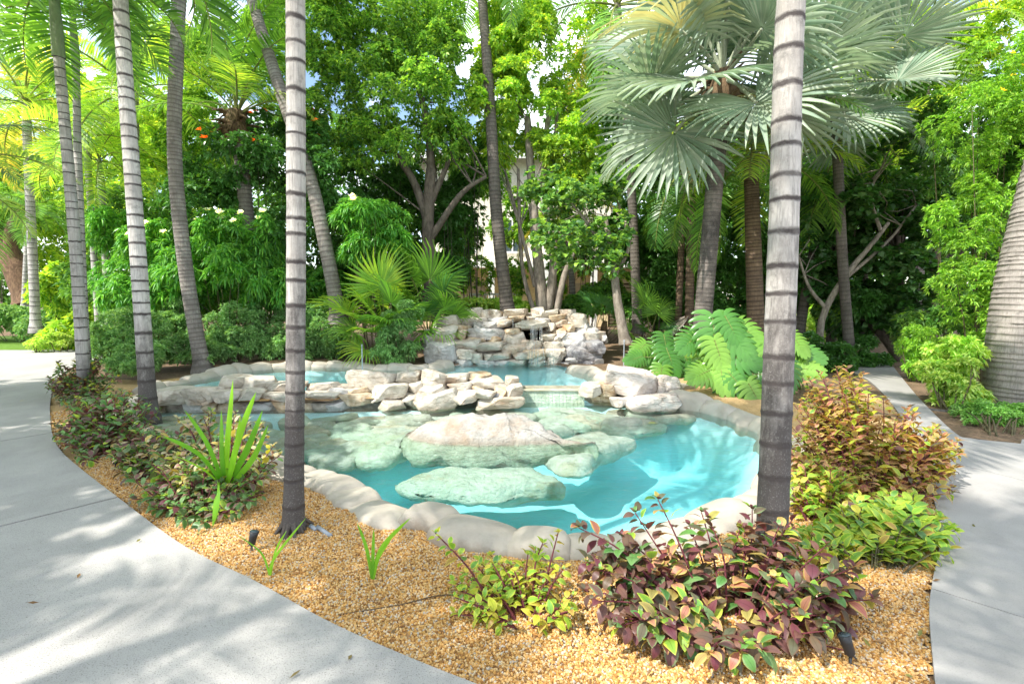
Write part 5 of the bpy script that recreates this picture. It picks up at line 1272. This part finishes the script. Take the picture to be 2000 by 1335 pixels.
# low grey green shrubs behind the upper pool
GL = 'low grey green shrubs along the back of the upper pool'
for i, (x, y, Y, rx, ry, lab) in enumerate([(228,648,10.5,52,62,'low shrub right behind the third ringed trunk'),(300,665,10.8,55,55,'low shrub behind the stout ringed trunk'),(335,620,11.6,50,40,'paler low shrub just left of the thick grey trunk foot'),
      (395,672,10.9,45,45,'low shrub at the foot of the thick grey trunk'),(455,640,11.4,55,58,'low shrub right of the thick grey trunk'),(520,640,11.6,48,62,'low shrub left of the central ringed trunk'),(585,650,11.6,42,58,'low shrub directly behind the central ringed trunk'),(640,645,11.7,48,62,'low shrub right of the central ringed trunk'),
      (265,700,9.6,40,28,'lowest small shrub beside the left end of the upper pool')]):
    bl = [B(x, y, Y, rx, ry, .55), B(x+rx*.4, y+ry*.45, Y-.25, rx*.7, ry*.6, .4), B(x-rx*.45, y+ry*.4, Y-.2, rx*.7, ry*.6, .4)]
    plant('low_shrub', lab+' with grey green pointed leaves', 'shrub', bl, L['grey_green'], 1050, 8, .095, .032, 130+i, base=Vector((bl[0][0].x, Y, .17)), stems=16, group=GL, droop=.2, sub=16, subr=.34, two=False, spread=(.5, 1.5), zmin=.2)
plant('round_shrub', 'rounded pale variegated shrub at the left foot of the waterfall rocks', 'shrub', [B(780,645,10.5,46,42,.5),B(775,685,10.4,48,32,.5),B(800,610,10.6,28,28,.4)], L['grey_green'], 1400, 9, .075, .026, 145, stems=12, sub=12, subr=.42, zmin=.2)

# understory and background behind the waterfall
GU = 'dark understory trees behind the waterfall'
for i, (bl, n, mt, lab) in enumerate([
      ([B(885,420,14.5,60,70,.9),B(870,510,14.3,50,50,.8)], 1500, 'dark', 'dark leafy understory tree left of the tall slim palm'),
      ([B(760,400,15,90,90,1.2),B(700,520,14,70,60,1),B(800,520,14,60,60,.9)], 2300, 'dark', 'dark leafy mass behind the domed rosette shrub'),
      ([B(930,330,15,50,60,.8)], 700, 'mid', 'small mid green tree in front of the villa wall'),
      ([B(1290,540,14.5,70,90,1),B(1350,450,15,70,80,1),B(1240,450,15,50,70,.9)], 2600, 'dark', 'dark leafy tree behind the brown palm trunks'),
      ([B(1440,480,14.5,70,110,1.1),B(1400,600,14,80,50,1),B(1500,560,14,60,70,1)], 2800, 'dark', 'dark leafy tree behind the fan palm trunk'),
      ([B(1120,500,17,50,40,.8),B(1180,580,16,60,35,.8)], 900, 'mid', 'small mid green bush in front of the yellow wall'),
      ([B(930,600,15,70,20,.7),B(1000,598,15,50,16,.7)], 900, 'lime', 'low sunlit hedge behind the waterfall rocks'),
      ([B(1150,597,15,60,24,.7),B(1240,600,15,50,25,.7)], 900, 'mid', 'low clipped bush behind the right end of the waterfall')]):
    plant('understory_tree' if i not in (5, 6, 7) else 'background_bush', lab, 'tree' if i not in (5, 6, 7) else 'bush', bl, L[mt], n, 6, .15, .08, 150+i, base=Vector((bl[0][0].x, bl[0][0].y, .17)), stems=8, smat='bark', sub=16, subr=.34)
plant('sea_grape_tree', 'sea grape tree with round two toned leaves right above the waterfall', 'tree',
      [B(1120,400,11.8,80,55,.9),B(1090,470,11.4,60,45,.8),B(1180,350,12,60,45,.8),B(1195,455,11.2,45,45,.6),B(1140,500,11.3,60,30,.6),B(1205,520,11,30,30,.4),B(1060,370,12,50,40,.7)],
      L['grape'], 1150, 4, .13, .14, 160, base=G(1215,672,.17), sub=16, subr=.33, two=True, tmat='bark_pale', droop=.15,
      trunk=tk(([(1222,670,11.2),(1208,600,11.2),(1198,520,11.2),(1180,420,11.4)],.12,.06), ([(1198,520,11.2),(1150,440,11.5),(1110,390,11.7)],.05,.02), ([(1200,540,11.2),(1230,470,11.2),(1200,380,11.8)],.05,.02)))
plant('sea_grape_tree', 'dark sea grape thicket with a pale curving branch behind the thick ringed trunk', 'tree',
      [B(1640,420,12.2,90,80,1.2),B(1720,350,12.5,90,80,1.2),B(1750,470,12,80,70,1),B(1600,540,12.5,60,60,1),B(1690,560,12.2,80,60,1),B(1790,560,12,60,70,1),B(1740,640,12.4,80,50,1)],
      L['grape_dark'], 2600, 4, .16, .16, 161, base=G(1606,668,.1), sub=18, subr=.34, two=True, tmat='bark_pale', droop=.15,
      trunk=tk(([(1602,700,11.6),(1606,620,11.6),(1650,540,11.6),(1700,480,11.7),(1735,435,11.8)],.085,.04), ([(1612,600,11.6),(1580,560,11.7),(1560,500,11.9)],.05,.02), ([(1655,540,11.6),(1735,470,11.9),(1790,400,12)],.045,.02), ([(1720,450,11.7),(1700,380,11.9),(1720,330,12)],.04,.02)))
GT = 'dark leaning trunks at the end of the footpath'
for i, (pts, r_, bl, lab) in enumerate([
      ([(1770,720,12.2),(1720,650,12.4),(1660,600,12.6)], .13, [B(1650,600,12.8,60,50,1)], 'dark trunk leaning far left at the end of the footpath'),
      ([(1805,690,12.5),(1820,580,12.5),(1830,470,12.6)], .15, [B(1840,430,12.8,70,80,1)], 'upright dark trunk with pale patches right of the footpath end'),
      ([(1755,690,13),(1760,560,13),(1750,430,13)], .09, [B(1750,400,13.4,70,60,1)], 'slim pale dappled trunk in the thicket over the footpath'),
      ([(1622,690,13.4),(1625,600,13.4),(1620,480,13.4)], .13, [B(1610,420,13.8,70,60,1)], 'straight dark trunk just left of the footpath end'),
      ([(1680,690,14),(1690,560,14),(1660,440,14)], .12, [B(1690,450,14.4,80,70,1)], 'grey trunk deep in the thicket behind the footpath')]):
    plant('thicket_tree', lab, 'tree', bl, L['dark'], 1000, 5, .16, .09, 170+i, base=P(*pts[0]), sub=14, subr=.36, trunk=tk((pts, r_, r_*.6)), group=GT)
# right side
plant('yellow_bell_bush', 'tall bright green bush with yellow trumpet flowers at the right edge', 'bush',
      [B(1950,150,8.6,60,90,.8),B(1915,240,8.5,90,70,.8),B(1960,330,8.3,80,90,.8),B(1885,420,8.4,65,70,.7),B(1930,500,8.2,90,80,.8),B(1880,560,8.2,50,60,.6),B(1930,620,8.1,70,70,.7),B(1990,200,8.7,60,100,.9),B(2060,350,8.7,70,200,1)],
      L['tecoma'], 5200, 8, .085, .026, 180, base=P(1925,745,8.5), stems=14, sub=22, subr=.30, droop=.3, flowers=(L['petal_yellow'], 18, .065, 6, 0, 3.2))
plant('low_shrub', 'fine leaved green shrub behind the lime variegated one beside the footpath', 'shrub', [B(1805,675,9.4,42,50,.5),B(1820,715,9.2,40,38,.45)], L['tecoma'], 1500, 8, .07, .022, 181, stems=10, sub=14, zmin=.05)
plant('variegated_shrub', 'lime and cream variegated shrub beside the footpath on the right', 'shrub', [B(1862,690,7.6,42,40,.4),B(1855,735,7.4,55,40,.45),B(1885,760,7.3,50,32,.4),B(1850,790,7.2,34,22,.3)], L['lime'], 1150, 9, .10, .034, 182, base=G(1862,815,0), stems=12, sub=14, two=True, zmin=.04)
plant('clipped_hedge', 'low clipped glossy hedge at the right edge beside the footpath', 'hedge', [B(1935,818,6.4,64,42,.45),B(2000,822,6.4,60,42,.45),B(1900,838,6.2,32,24,.25),B(2080,820,6.4,60,42,.45)], L['hedge'], 2600, 7, .045, .024, 183, base=G(1950,865,0), stems=14, sub=16, subr=.42, shell=.62, zmin=.02)
plant('background_bush', 'sunlit lime bush seen through the gap right of the thick ringed trunk', 'bush', [B(1585,650,16,35,35,.8),B(1572,610,17,25,30,.8)], L['lime'], 900, 7, .12, .05, 184, stems=6)
plant('background_bush', 'dark low bush in the shade at the bend of the footpath', 'bush', [B(1625,700,10.8,55,30,.6),B(1690,690,11.5,50,35,.6),B(1570,680,10.8,40,40,.6)], L['dark'], 1500, 6, .11, .06, 185, stems=8, zmin=.05)
plant('background_bush', 'dark glossy bush behind the yellow flowered bush', 'bush', [B(1870,650,9.5,60,70,.6),B(1900,300,10,100,140,1)], L['mid'], 2600, 6, .10, .05, 186, base=P(1880,740,9.6), stems=8)
# left background
GB = 'sunlit background trees beyond the driveway'
for i, (bl, n, mt, lab) in enumerate([
      ([B(30,440,24,110,90,2.5),B(120,520,24,80,60,2)], 2600, 'canopy_yel', 'yellow green tree at the far left beyond the lawn'),
      ([B(150,400,26,120,100,2.5),B(60,300,27,120,90,2.5)], 2600, 'canopy_yel', 'pale bright tree behind the slender palm pair'),
      ([B(270,380,20,110,110,2),B(330,270,21,100,90,2)], 3000, 'canopy_yel', 'yellow green tree between the stout ringed trunk and the thick grey trunk'),
      ([B(120,590,17,45,70,1.2),B(150,640,15,45,40,1)], 1500, 'canopy_yel', 'feathery lime shrub left of the slender palm pair'),
      ([B(-60,330,22,120,150,2.5)], 1500, 'canopy', 'mid green tree cut by the left edge')]):
    plant('background_tree', lab, 'tree', bl, L[mt], n, 6, .22, .10, 190+i, base=Vector((bl[0][0].x, bl[0][0].y, .0)), stems=5, smat='bark', sub=18, subr=.32)
plant('brown_trunk_tree', 'tree with a thick leaning red brown trunk at the far left', 'tree', [B(-10,430,21,90,60,2),B(60,400,21,80,40,2)], L['canopy'], 1200, 6, .2, .09, 196, base=P(62,590,20), tmat='bark_red',
      trunk=tk(([(62,592,20),(35,530,20),(0,470,20.3),(-30,410,20.5)],.50,.3), ([(30,520,20),(20,450,20),(60,390,20.5)],.25,.1)))
plant('clipped_hedge', 'rounded hedge at the far left behind the lawn strip', 'hedge', [B(30,625,17,90,42,1.2),B(-80,620,17,80,45,1.2),B(90,632,16.6,40,32,1)], L['grey_green'], 2400, 7, .14, .055, 197, base=P(30,670,17), stems=14, sub=16, subr=.40, shell=.62)
for i, (x, y, lab) in enumerate([(80,672,'small pale spherical shrub at the edge of the far paving'), (116,668,'small pale shrub beside the spherical one at the far paving')]):
    plant('round_shrub', lab, 'shrub', [B(x, y-4, 14, 22, 16, .35)], L['lime'], 420, 7, .07, .03, 198+i, base=P(x, 692, 14), stems=6)
# far wood closing the view
rs = np.random.RandomState(77); bl = []
for x in range(-300, 2400, 130):
    bl.append(B(x, 560, 32+rs.uniform(-2, 2), 120, 90, 3)); bl.append(B(x+60, 430+rs.uniform(-20, 20), 34, 110, 90, 3))
    if not (860 < x < 1080) and not (0 < x+60 < 130): bl.append(B(x, 300+rs.uniform(-40, 40), 36, 110, 90, 3))
me, _ = foliage(bl, L['mid'], 16000, 5, .55, .30, 5, sub=16, subr=.36)
tag(obj('distant_wood', me), 'dense wood closing the view behind everything', 'wood', kind='stuff')
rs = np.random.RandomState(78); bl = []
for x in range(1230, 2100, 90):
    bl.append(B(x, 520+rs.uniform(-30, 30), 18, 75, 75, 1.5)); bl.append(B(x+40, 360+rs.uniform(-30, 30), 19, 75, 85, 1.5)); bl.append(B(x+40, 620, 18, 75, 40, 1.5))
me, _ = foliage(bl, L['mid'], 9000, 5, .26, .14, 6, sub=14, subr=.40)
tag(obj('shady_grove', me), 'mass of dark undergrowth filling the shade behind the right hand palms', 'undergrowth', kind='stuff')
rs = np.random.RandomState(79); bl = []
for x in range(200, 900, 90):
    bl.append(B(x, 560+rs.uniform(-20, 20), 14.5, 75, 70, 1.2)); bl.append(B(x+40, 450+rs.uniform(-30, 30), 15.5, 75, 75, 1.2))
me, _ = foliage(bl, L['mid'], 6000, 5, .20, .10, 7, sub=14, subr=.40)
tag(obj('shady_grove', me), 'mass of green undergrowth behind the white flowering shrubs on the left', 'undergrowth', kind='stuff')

# hammock between the brown palms
hm = thing('hammock', 'net hammock slung low in the shade between the palms right of the waterfall', 'hammock', P(1300,660,12.6))
g = Geo(); A_ = P(1238,660,12.8); B_ = P(1345,615,12.6)
for k in range(15):
    f = k/14-.5; pts = []
    for j in range(13):
        u = j/12; p = A_.lerp(B_, u); sag = -.42*math.sin(PI*u); sp = math.sin(PI*u)**.6
        pts.append(p+Vector((0, f*1.1*sp, sag+abs(f)*.35*sp)))
    tube(g, pts, [.008]*13, 4)
for j in range(1, 12):
    u = j/12; p = A_.lerp(B_, u); sp = math.sin(PI*u)**.6; pts = [p+Vector((0, f*1.1*sp, -.42*math.sin(PI*u)+abs(f)*.35*sp)) for f in np.linspace(-.5, .5, 9)]; tube(g, pts, [.007]*9, 4)
wchild('net', g.mesh('net', [M['rope']]), hm)

# ------------------------------------------------------------------ monstera clump right of the pool
rs = np.random.RandomState(12)
mbase = G(1420, 760, 0.1)
for ci, (lab, bx, leaves) in enumerate([
    ('monstera with huge slit leaves under the fan palm trunk', (1430,755), [(1395,650,.62,100),(1440,665,.58,60),(1385,690,.5,120),(1450,700,.52,20),(1410,730,.5,95),(1475,690,.5,30),(1370,730,.42,150),(1440,745,.46,70),(1490,730,.48,10),(1475,770,.42,60),(1418,765,.36,100),(1500,680,.45,20),(1350,665,.45,150),(1405,690,.5,80),(1430,640,.5,70),(1465,650,.45,40)]),
    ('monstera with hanging bright slit leaves left of the fan palm foot', (1320,735), [(1280,690,.45,130),(1310,700,.5,90),(1340,700,.5,60),(1260,710,.36,160),(1325,735,.42,95),(1290,735,.38,120),(1355,735,.42,60),(1240,700,.32,170),(1300,670,.4,100),(1250,680,.34,150),(1345,675,.4,70),(1235,725,.28,150)]),
    ('monstera leaves showing right of the thick ringed trunk', (1570,760), [(1555,700,.45,30),(1575,720,.4,10),(1540,735,.42,80),(1580,690,.4,30),(1560,670,.36,60)])]):
    b = G(*bx, .12); root = thing('monstera', lab, 'plant', b); g = Geo()
    for i, (x, y, sz, az) in enumerate(leaves):
        Y = b.y-0.25-0.0035*(y-650)+rs.uniform(-.15, .15); c = P(x, y, Y); a = R(-az)+rs.uniform(-.3, .3)
        # blade hangs outwards and down, facing the camera
        d = Vector((math.cos(a), -0.35-.3*rs.rand(), math.sin(a)*.9)).normalized()
        hub = c-d*sz*.42; s_ = sz*1.0
        me = MON[rs.randint(3)]; e = orient(d, 0, Vector((0.1*rs.randn(), -1.0, .55)))
        obj('leaf', me, root, hub-b, e, (s_, s_, s_))
        m = b.lerp(hub, .6)+Vector((0, .05, .12)); tube(g, [b+Vector((rs.uniform(-.1, .1), 0, -.05)), m, hub], [.012, .010, .008], 6)
    wchild('stem', g.mesh('stem', [M['rachis']]), root)

# ------------------------------------------------------------------ coleus plants
rs = np.random.RandomState(4)
def mixm(*w):
    names = [a for a, _ in w]; p = np.array([b for _, b in w], float); p /= p.sum()
    return lambda q, r: names[r.choice(len(names), p=p)]
coleus('big salmon and gold coleus bush between the thick ringed trunk and the footpath', G(1700,985), shell_targets(rs, (1712,865), 178, 195, 3.4, 4.9, 175, ok=lambda x, y: y > 680+max(0, x-1620)*0.72 and y > 680+max(0, 1600-x)*1.0), mixm(('col_pink', 6), ('col_yellow', 2), ('col_lime', 1.0), ('col_purple', .8)), .088, 1, step=.05)
coleus('lime green edged coleus spilling over the footpath below the salmon one', G(1700,1140), shell_targets(rs, (1712,1075), 165, 120, 2.5, 3.5, 80, .08), mixm(('col_lime', 6), ('col_yellow', 1.5), ('col_green', 1)), .095, 2, step=.055, smat='stem')
coleus('yellow green coleus just right of the thick ringed trunk at mid height', G(1600,1030), shell_targets(rs, (1600,985), 80, 85, 3.4, 3.9, 32), mixm(('col_lime', 4), ('col_yellow', 3), ('col_pink', 1)), .085, 12, step=.055)
def fpur(q, r): return ('col_purple', 'col_purple', 'col_purple', 'col_green', 'col_pink')[r.randint(5)] if r.rand() > .07 else 'col_lime'
tg = shell_targets(rs, (1425,1135), 290, 145, 2.0, 2.75, 80, .08)+[P(1285,975,2.6), P(1240,1000,2.6), P(1370,1000,2.7), P(1130,1030,2.5), P(1655,1270,2.15), P(1700,1240,2.3), P(1660,1150,2.4), P(1150,1120,2.45), P(1290,1240,2.1), P(1400,1280,2.05)]
coleus('dark purple coleus sprawling across the front of the bed round the thick ringed trunk', G(1440,1235), tg, fpur, .105, 3, step=.05, droop=.85)
tg = shell_targets(rs, (1005,1150), 125, 85, 2.25, 2.8, 42, .05)+[P(850,1040,2.55), P(1090,1040,2.7), P(1060,1060,2.7), P(880,1200,2.4), P(1010,1240,2.3)]
coleus('small yellow green coleus with red stems in the gravel left of the purple one', G(1030,1215), tg, mixm(('col_yellow', 4), ('col_lime', 4), ('col_green', .6)), .070, 4, step=.05, droop=.4)
coleus('pale pink and green coleus behind the strap leaved plant', G(440,985), shell_targets(rs, (415,880), 135, 80, 3.7, 4.7, 70), mixm(('col_pale', 5), ('col_green', 3), ('col_yellow', 1)), .085, 5, step=.05)
coleus('dark green coleus leaning over the driveway edge below the strap leaved plant', G(390,1000), shell_targets(rs, (390,950), 150, 75, 3.4, 4.0, 60, .06)+[P(365,1060,3.3), P(420,1035,3.4)], mixm(('col_green', 7), ('col_lime', 1.2), ('col_purple', .6)), .080, 6, step=.05)
coleus('purple and green coleus round the foot of the stout ringed palm', G(215,895), shell_targets(rs, (215,835), 115, 75, 4.5, 6.1, 80, .08), mixm(('col_green', 5), ('col_purple', 3), ('col_lime', 1)), .085, 7, step=.05)
coleus('green and bronze coleus at the foot of the slender palm pair by the driveway', G(150,790), shell_targets(rs, (165,745), 75, 52, 6.7, 8.3, 70, .1), mixm(('col_green', 5), ('col_purple', 2), ('col_yellow', 1)), .10, 8, step=.055)

# strap leaved plants
b = G(440,985); sb = b+Vector((0, 0, .12))
def SP(*p): return P(*p)
strap_plant('tall strap leaved lily with broad bright blades beside the driveway', b, [
    ([sb, SP(443,860,b.y), SP(455,740,b.y)], .045), ([sb, SP(470,840,b.y-.05), SP(500,765,b.y-.1)], .045), ([sb, SP(480,880,b.y), SP(513,800,b.y)], .045), ([sb, SP(490,900,b.y), SP(524,828,b.y)], .04),
    ([sb, SP(432,890,b.y), SP(432,800,b.y+.05)], .04), ([sb, SP(405,870,b.y-.1), SP(360,800,b.y-.1)], .04), ([sb, SP(390,890,b.y-.2), SP(315,850,b.y-.3)], .042), ([sb+Vector((-.05,0,.1)), SP(424,960,b.y-.35), SP(415,1030,b.y-.4)], .05),
    ([sb, SP(455,900,b.y-.1), SP(470,810,b.y-.2)], .04), ([sb, SP(400,920,b.y-.2), SP(345,890,b.y-.4)], .03)])
b = G(527,1128)
strap_plant('little strap leaved seedling with three thin blades at the driveway edge', b, [([b, SP(535,1090,b.y), SP(598,1010,b.y)], .014), ([b, SP(510,1080,b.y), SP(460,1042,b.y-.1)], .014), ([b, SP(538,1075,b.y+.05), SP(560,1035,b.y+.05)], .012)])
b = G(727,1135)
strap_plant('small strap leaved lily with four blades in the middle of the gravel', b, [([b, SP(715,1070,b.y), SP(697,1020,b.y)], .02), ([b, SP(728,1080,b.y), SP(730,1032,b.y)], .018), ([b, SP(745,1070,b.y), SP(802,1010,b.y-.05)], .022), ([b, SP(738,1090,b.y), SP(765,1050,b.y)], .016)])

# ------------------------------------------------------------------ small things in the gravel
def spotlight(label, px, py, rotz, tilt):
    b = G(px, py); r = thing('garden_spotlight', label, 'spotlight', b, rotz); r.scale = (.75, .75, .75)
    g = Geo(); tube(g, [(0, 0, -.05), (0, 0, .06)], [.006, .009], 8); tube(g, [(-.03, 0, .06), (0, 0, .075), (.03, 0, .06)], [.005, .005, .005], 6); obj('stake', g.mesh('stake', [M['black']]), r)
    d = Vector((math.sin(tilt), 0, math.cos(tilt))); g = Geo(); p0 = Vector((0, 0, .07)); tube(g, [p0-d*.005, p0+d*.01, p0+d*.07, p0+d*.11, p0+d*.112], [.018, .028, .031, .037, .030], 20)
    obj('housing', g.mesh('housing', [M['black']]), r)
    g = Geo(); tube(g, [p0+d*.113, p0+d*.1155], [.030, .029], 20); obj('lens', g.mesh('lens', [M['glass']]), r)
    g = Geo(); tube(g, [(-.01, 0, .02), (-.05, -.02, .012), (-.10, -.05, .014), (-.16, -.02, -.01)], [.003]*4, 6); obj('cable', g.mesh('cable', [M['black']]), r)
spotlight('black garden spotlight in the gravel left of the central ringed trunk', 492, 1078, .4, .25)
spotlight('black spotlight under the purple coleus near the footpath', 1660, 1300, 2.4, .35)
spotlight('black spotlight hidden in the coleus by the driveway', 226, 915, .2, .1)
for i, (p, q, lab) in enumerate([((606,1026),(618,1034),'short stub of grey pipe nearest the central ringed trunk'), ((620,1028),(646,1046),'longer piece of grey pipe lying on the gravel right of the central ringed trunk')]):
    a, b = G(*p, .03), G(*q, .02); g = Geo(); d = (b-a).normalized()
    tube(g, [a+d*.001, a, a+(b-a)*.5, b], [.009, .014, .014, .014], 14); o = obj('pipe', g.mesh('pipe', [M['greypipe']])); tag(o, lab, 'pipe'); place_origin(o)
g = Geo(); tube(g, spline([G(660,1200,.012), G(780,1180,.015), G(880,1160,.013), G(1000,1180,.02), G(1090,1195,.015)], 24), [.0035]*24, 6)
o = obj('irrigation_tube', g.mesh('irrigation_tube', [M['fibre']])); tag(o, 'thin brown irrigation tube lying across the gravel', 'tube'); place_origin(o)
for i, (x, y, zt, lab) in enumerate([(1218,725,.55,'thin grey sprinkler riser right of the waterfall'), (708,722,.45,'thin pale sprinkler riser behind the upper pool')]):
    b = G(x, y, .17); g = Geo(); tube(g, [(0, 0, -.05), (0, 0, zt), (0, 0, zt+.04)], [.012, .011, .016], 10); o = obj('sprinkler_riser', g.mesh('riser', [M['greypipe']]), None, b); tag(o, lab, 'sprinkler')
# fallen leaf floating on the pool
g = Geo(); me = coleus_leaf_mesh(L['col_pink'], 2, 1, .5, .1); o = obj('fallen_leaf', me, None, G(1265,826,LW+.004)+Vector((0, 0, .003)), (0, 0, .1), (.13, .13, .05)); tag(o, 'orange fallen leaf floating on the lower pool', 'leaf')
o = obj('fallen_leaf', me, None, G(38,783,.045), (0, 0, 1.1), (.06, .06, .06)); tag(o, 'tiny dry leaf lying on the driveway', 'leaf')

# unseen trees added outside the view to shade the paths and pool edge
palm('ringed_palm', 'unseen ringed palm added left of the view for its frond shade', 'palm', [Vector((-5.3, -0.8, 0)), Vector((-5.25, -0.7, 2.5)), Vector((-5.1, -0.5, 5.2))], 0.10, 0.08, 0.17, T1, ['slim'], 9, 1.05, 41, RG, 0.9, el=(60, -20))
palm('ringed_palm', 'unseen ringed palm added behind the view to shade the footpath', 'palm', [Vector((-1.9, -1.9, 0)), Vector((-1.8, -1.6, 2.8)), Vector((-1.4, -0.9, 6.1))], 0.10, 0.08, 0.17, T1, ['slim'], 14, 1.0, 42, RG, 0.8, el=(60, -20))
plant('shade_tree', 'unseen canopy tree added left of the view to shade the driveway', 'tree', [(Vector((-10.8, 4.6, 7.0)), 2.6, 2.6, 1.3), (Vector((-8.6, 2.2, 6.9)), 2.2, 2.2, 1.2), (Vector((-10.5, 0.2, 7)), 3, 2.2, 1.2), (Vector((-9.3, -0.6, 6.8)), 2.0, 1.5, 1.0), (Vector((-13, 3.0, 7)), 2.6, 3, 1.2), (Vector((-7.9, -1.1, 6.8)), 1.3, 1.6, .9)],
      L['canopy'], 16000, 6, .17, .09, 300, base=Vector((-12.5, 3, 0)), sub=22, subr=.36,
      trunk=[([Vector((-12.5, 3, 0)), Vector((-12.2, 3, 3)), Vector((-11.5, 3, 6.5))], .25, .12), ([Vector((-12.2, 3, 3.2)), Vector((-11, 1.5, 5)), Vector((-8.8, 0, 6.6))], .13, .05), ([Vector((-12.1, 3, 3.5)), Vector((-11.6, 4, 5.5)), Vector((-11, 4.8, 7.0))], .13, .05)])
plant('background_bush', 'leafy mid green bushes before the yellow lower wall of the villa', 'bush', [B(930,540,16.5,45,45,.7),B(1010,545,16.5,40,40,.7),B(1175,540,16.5,50,45,.7),B(1090,560,17,40,30,.7),B(900,480,16.5,40,60,.8)], L['canopy'], 1500, 6, .15, .075, 302, stems=8, smat='bark', sub=14, subr=.32)
# extra leafy layers that close the view behind the waterfall and on the right
for i, (bl, n, mt, ll, lab) in enumerate([
      ([B(1000,430,18,55,60,1.2),B(960,340,18,45,50,1)], 1300, 'canopy', .16, 'bright leafy tree between the slim dark palm and the villa window'),
      ([B(1110,440,18.5,60,70,1.2),B(1170,330,18.5,60,60,1.2)], 1700, 'canopy', .16, 'bright leafy tree hiding the right half of the villa'),
      ([B(1160,130,16,70,110,1.3),B(1130,250,16,50,60,1)], 1800, 'canopy_yel', .15, 'yellow green tree left of the silver fan palm crown'),
      ([B(1640,300,14.5,80,90,1.2),B(1740,230,15,80,90,1.2),B(1820,330,14,70,90,1.2)], 3000, 'mid', .15, 'mid green tree behind the second silver fan palm'),
      ([B(1700,90,16,100,90,1.5),B(1840,150,15,80,110,1.4),B(1900,60,15,80,80,1.4)], 3000, 'canopy_yel', .15, 'light green tree at the upper right corner'),
      ([B(1250,200,16,80,120,1.3),B(1330,330,15.5,80,90,1.2)], 2200, 'mid', .15, 'mid green tree behind the left half of the silver crown'),
      ([B(470,120,15,100,90,1.5),B(400,260,14.5,80,80,1.3),B(560,60,15,80,70,1.3)], 3000, 'canopy', .14, 'bright tree behind the leaning coconut palm'),
      ([B(330,150,17,90,110,1.5),B(200,230,17,100,100,1.5),B(90,170,18,70,60,1.5)], 3000, 'canopy_yel', .17, 'yellow green tree high behind the left palms'),
      ([B(560,560,12.5,60,50,.8),B(640,560,12.4,50,45,.7),B(400,580,12.6,70,40,.8)], 1900, 'rosette', .14, 'bright green bushes filling the bank above the low shrubs'),
      ([B(1560,430,13,50,60,.8),B(1640,600,12.8,50,50,.8),B(1780,640,11.5,40,40,.6)], 1500, 'grape', .15, 'lighter sea grape leaves at the edge of the shady thicket')]):
    plant('background_tree', lab, 'tree', bl, L[mt], n, 6, ll, ll*.5, 400+i, base=Vector((bl[0][0].x, bl[0][0].y, .1)), stems=6, smat='bark', sub=18, subr=.32)
# litter
rs = np.random.RandomState(91); V, T, nb_ = [], [], 0
C = []
while len(C) < 150:
    x, y = rs.uniform(-4.5, 3.2), rs.uniform(1.9, 6.5); p = np.array([[x, y]])
    if inside(p, bed_poly)[0] and sdf(p, LOWP)[0] > .5: C.append((x, y, float(bed_z(p)[0])+.016))
    elif (inside(p, LP_)[0] or inside(p, RP_)[0]) and rs.rand() < .10: C.append((x, y, .036))
O_ = np.column_stack([rs.randn(len(C)), rs.randn(len(C)), np.full(len(C), .15)])
V, T = leaves_np(np.array(C), O_, 1, .05, .018, rs, .02, (0, .2))
s_l = m_leaf('dry_leaf', [(0.20, 0.10, 0.04), (0.30, 0.17, 0.07), (0.14, 0.08, 0.04), (0.22, 0.22, 0.06)], 0.1, 0.8, bright=1.0)
tag(obj('leaf_litter', mesh_np('leaf_litter', V, T, None, [s_l], smooth=False)), 'scattered small dry leaves lying on the gravel and paths', 'leaf litter', kind='stuff')

rs = np.random.RandomState(57)
coleus('low green and maroon coleus filling the bed edge left of the strap leaved lily', G(300,945), shell_targets(rs, (298,890), 85, 62, 4.1, 5.0, 46, .06), mixm(('col_green', 5), ('col_pale', 2), ('col_purple', 1.5), ('col_lime', 1)), .085, 57, step=.05)
g = Geo(); fb = G(573, 1036)
for i in range(16):
    a = i/16*2*PI+rs.uniform(-.15, .15); l = rs.uniform(.10, .17); d = Vector((math.cos(a), math.sin(a), 0))
    tube(g, [fb+d*.04+Vector((0, 0, .09)), fb+d*l*.65+Vector((0, 0, .035)), fb+d*l+Vector((0, 0, -.02))], [.022, .014, .008], 6, wob=.3, seed=i)
p_ = [o for o in COL.objects if o.get('label', '').startswith('pale ringed palm trunk with dark foot')][0]
wchild('root', g.mesh('root', [M['trunk_shade']]), p_)
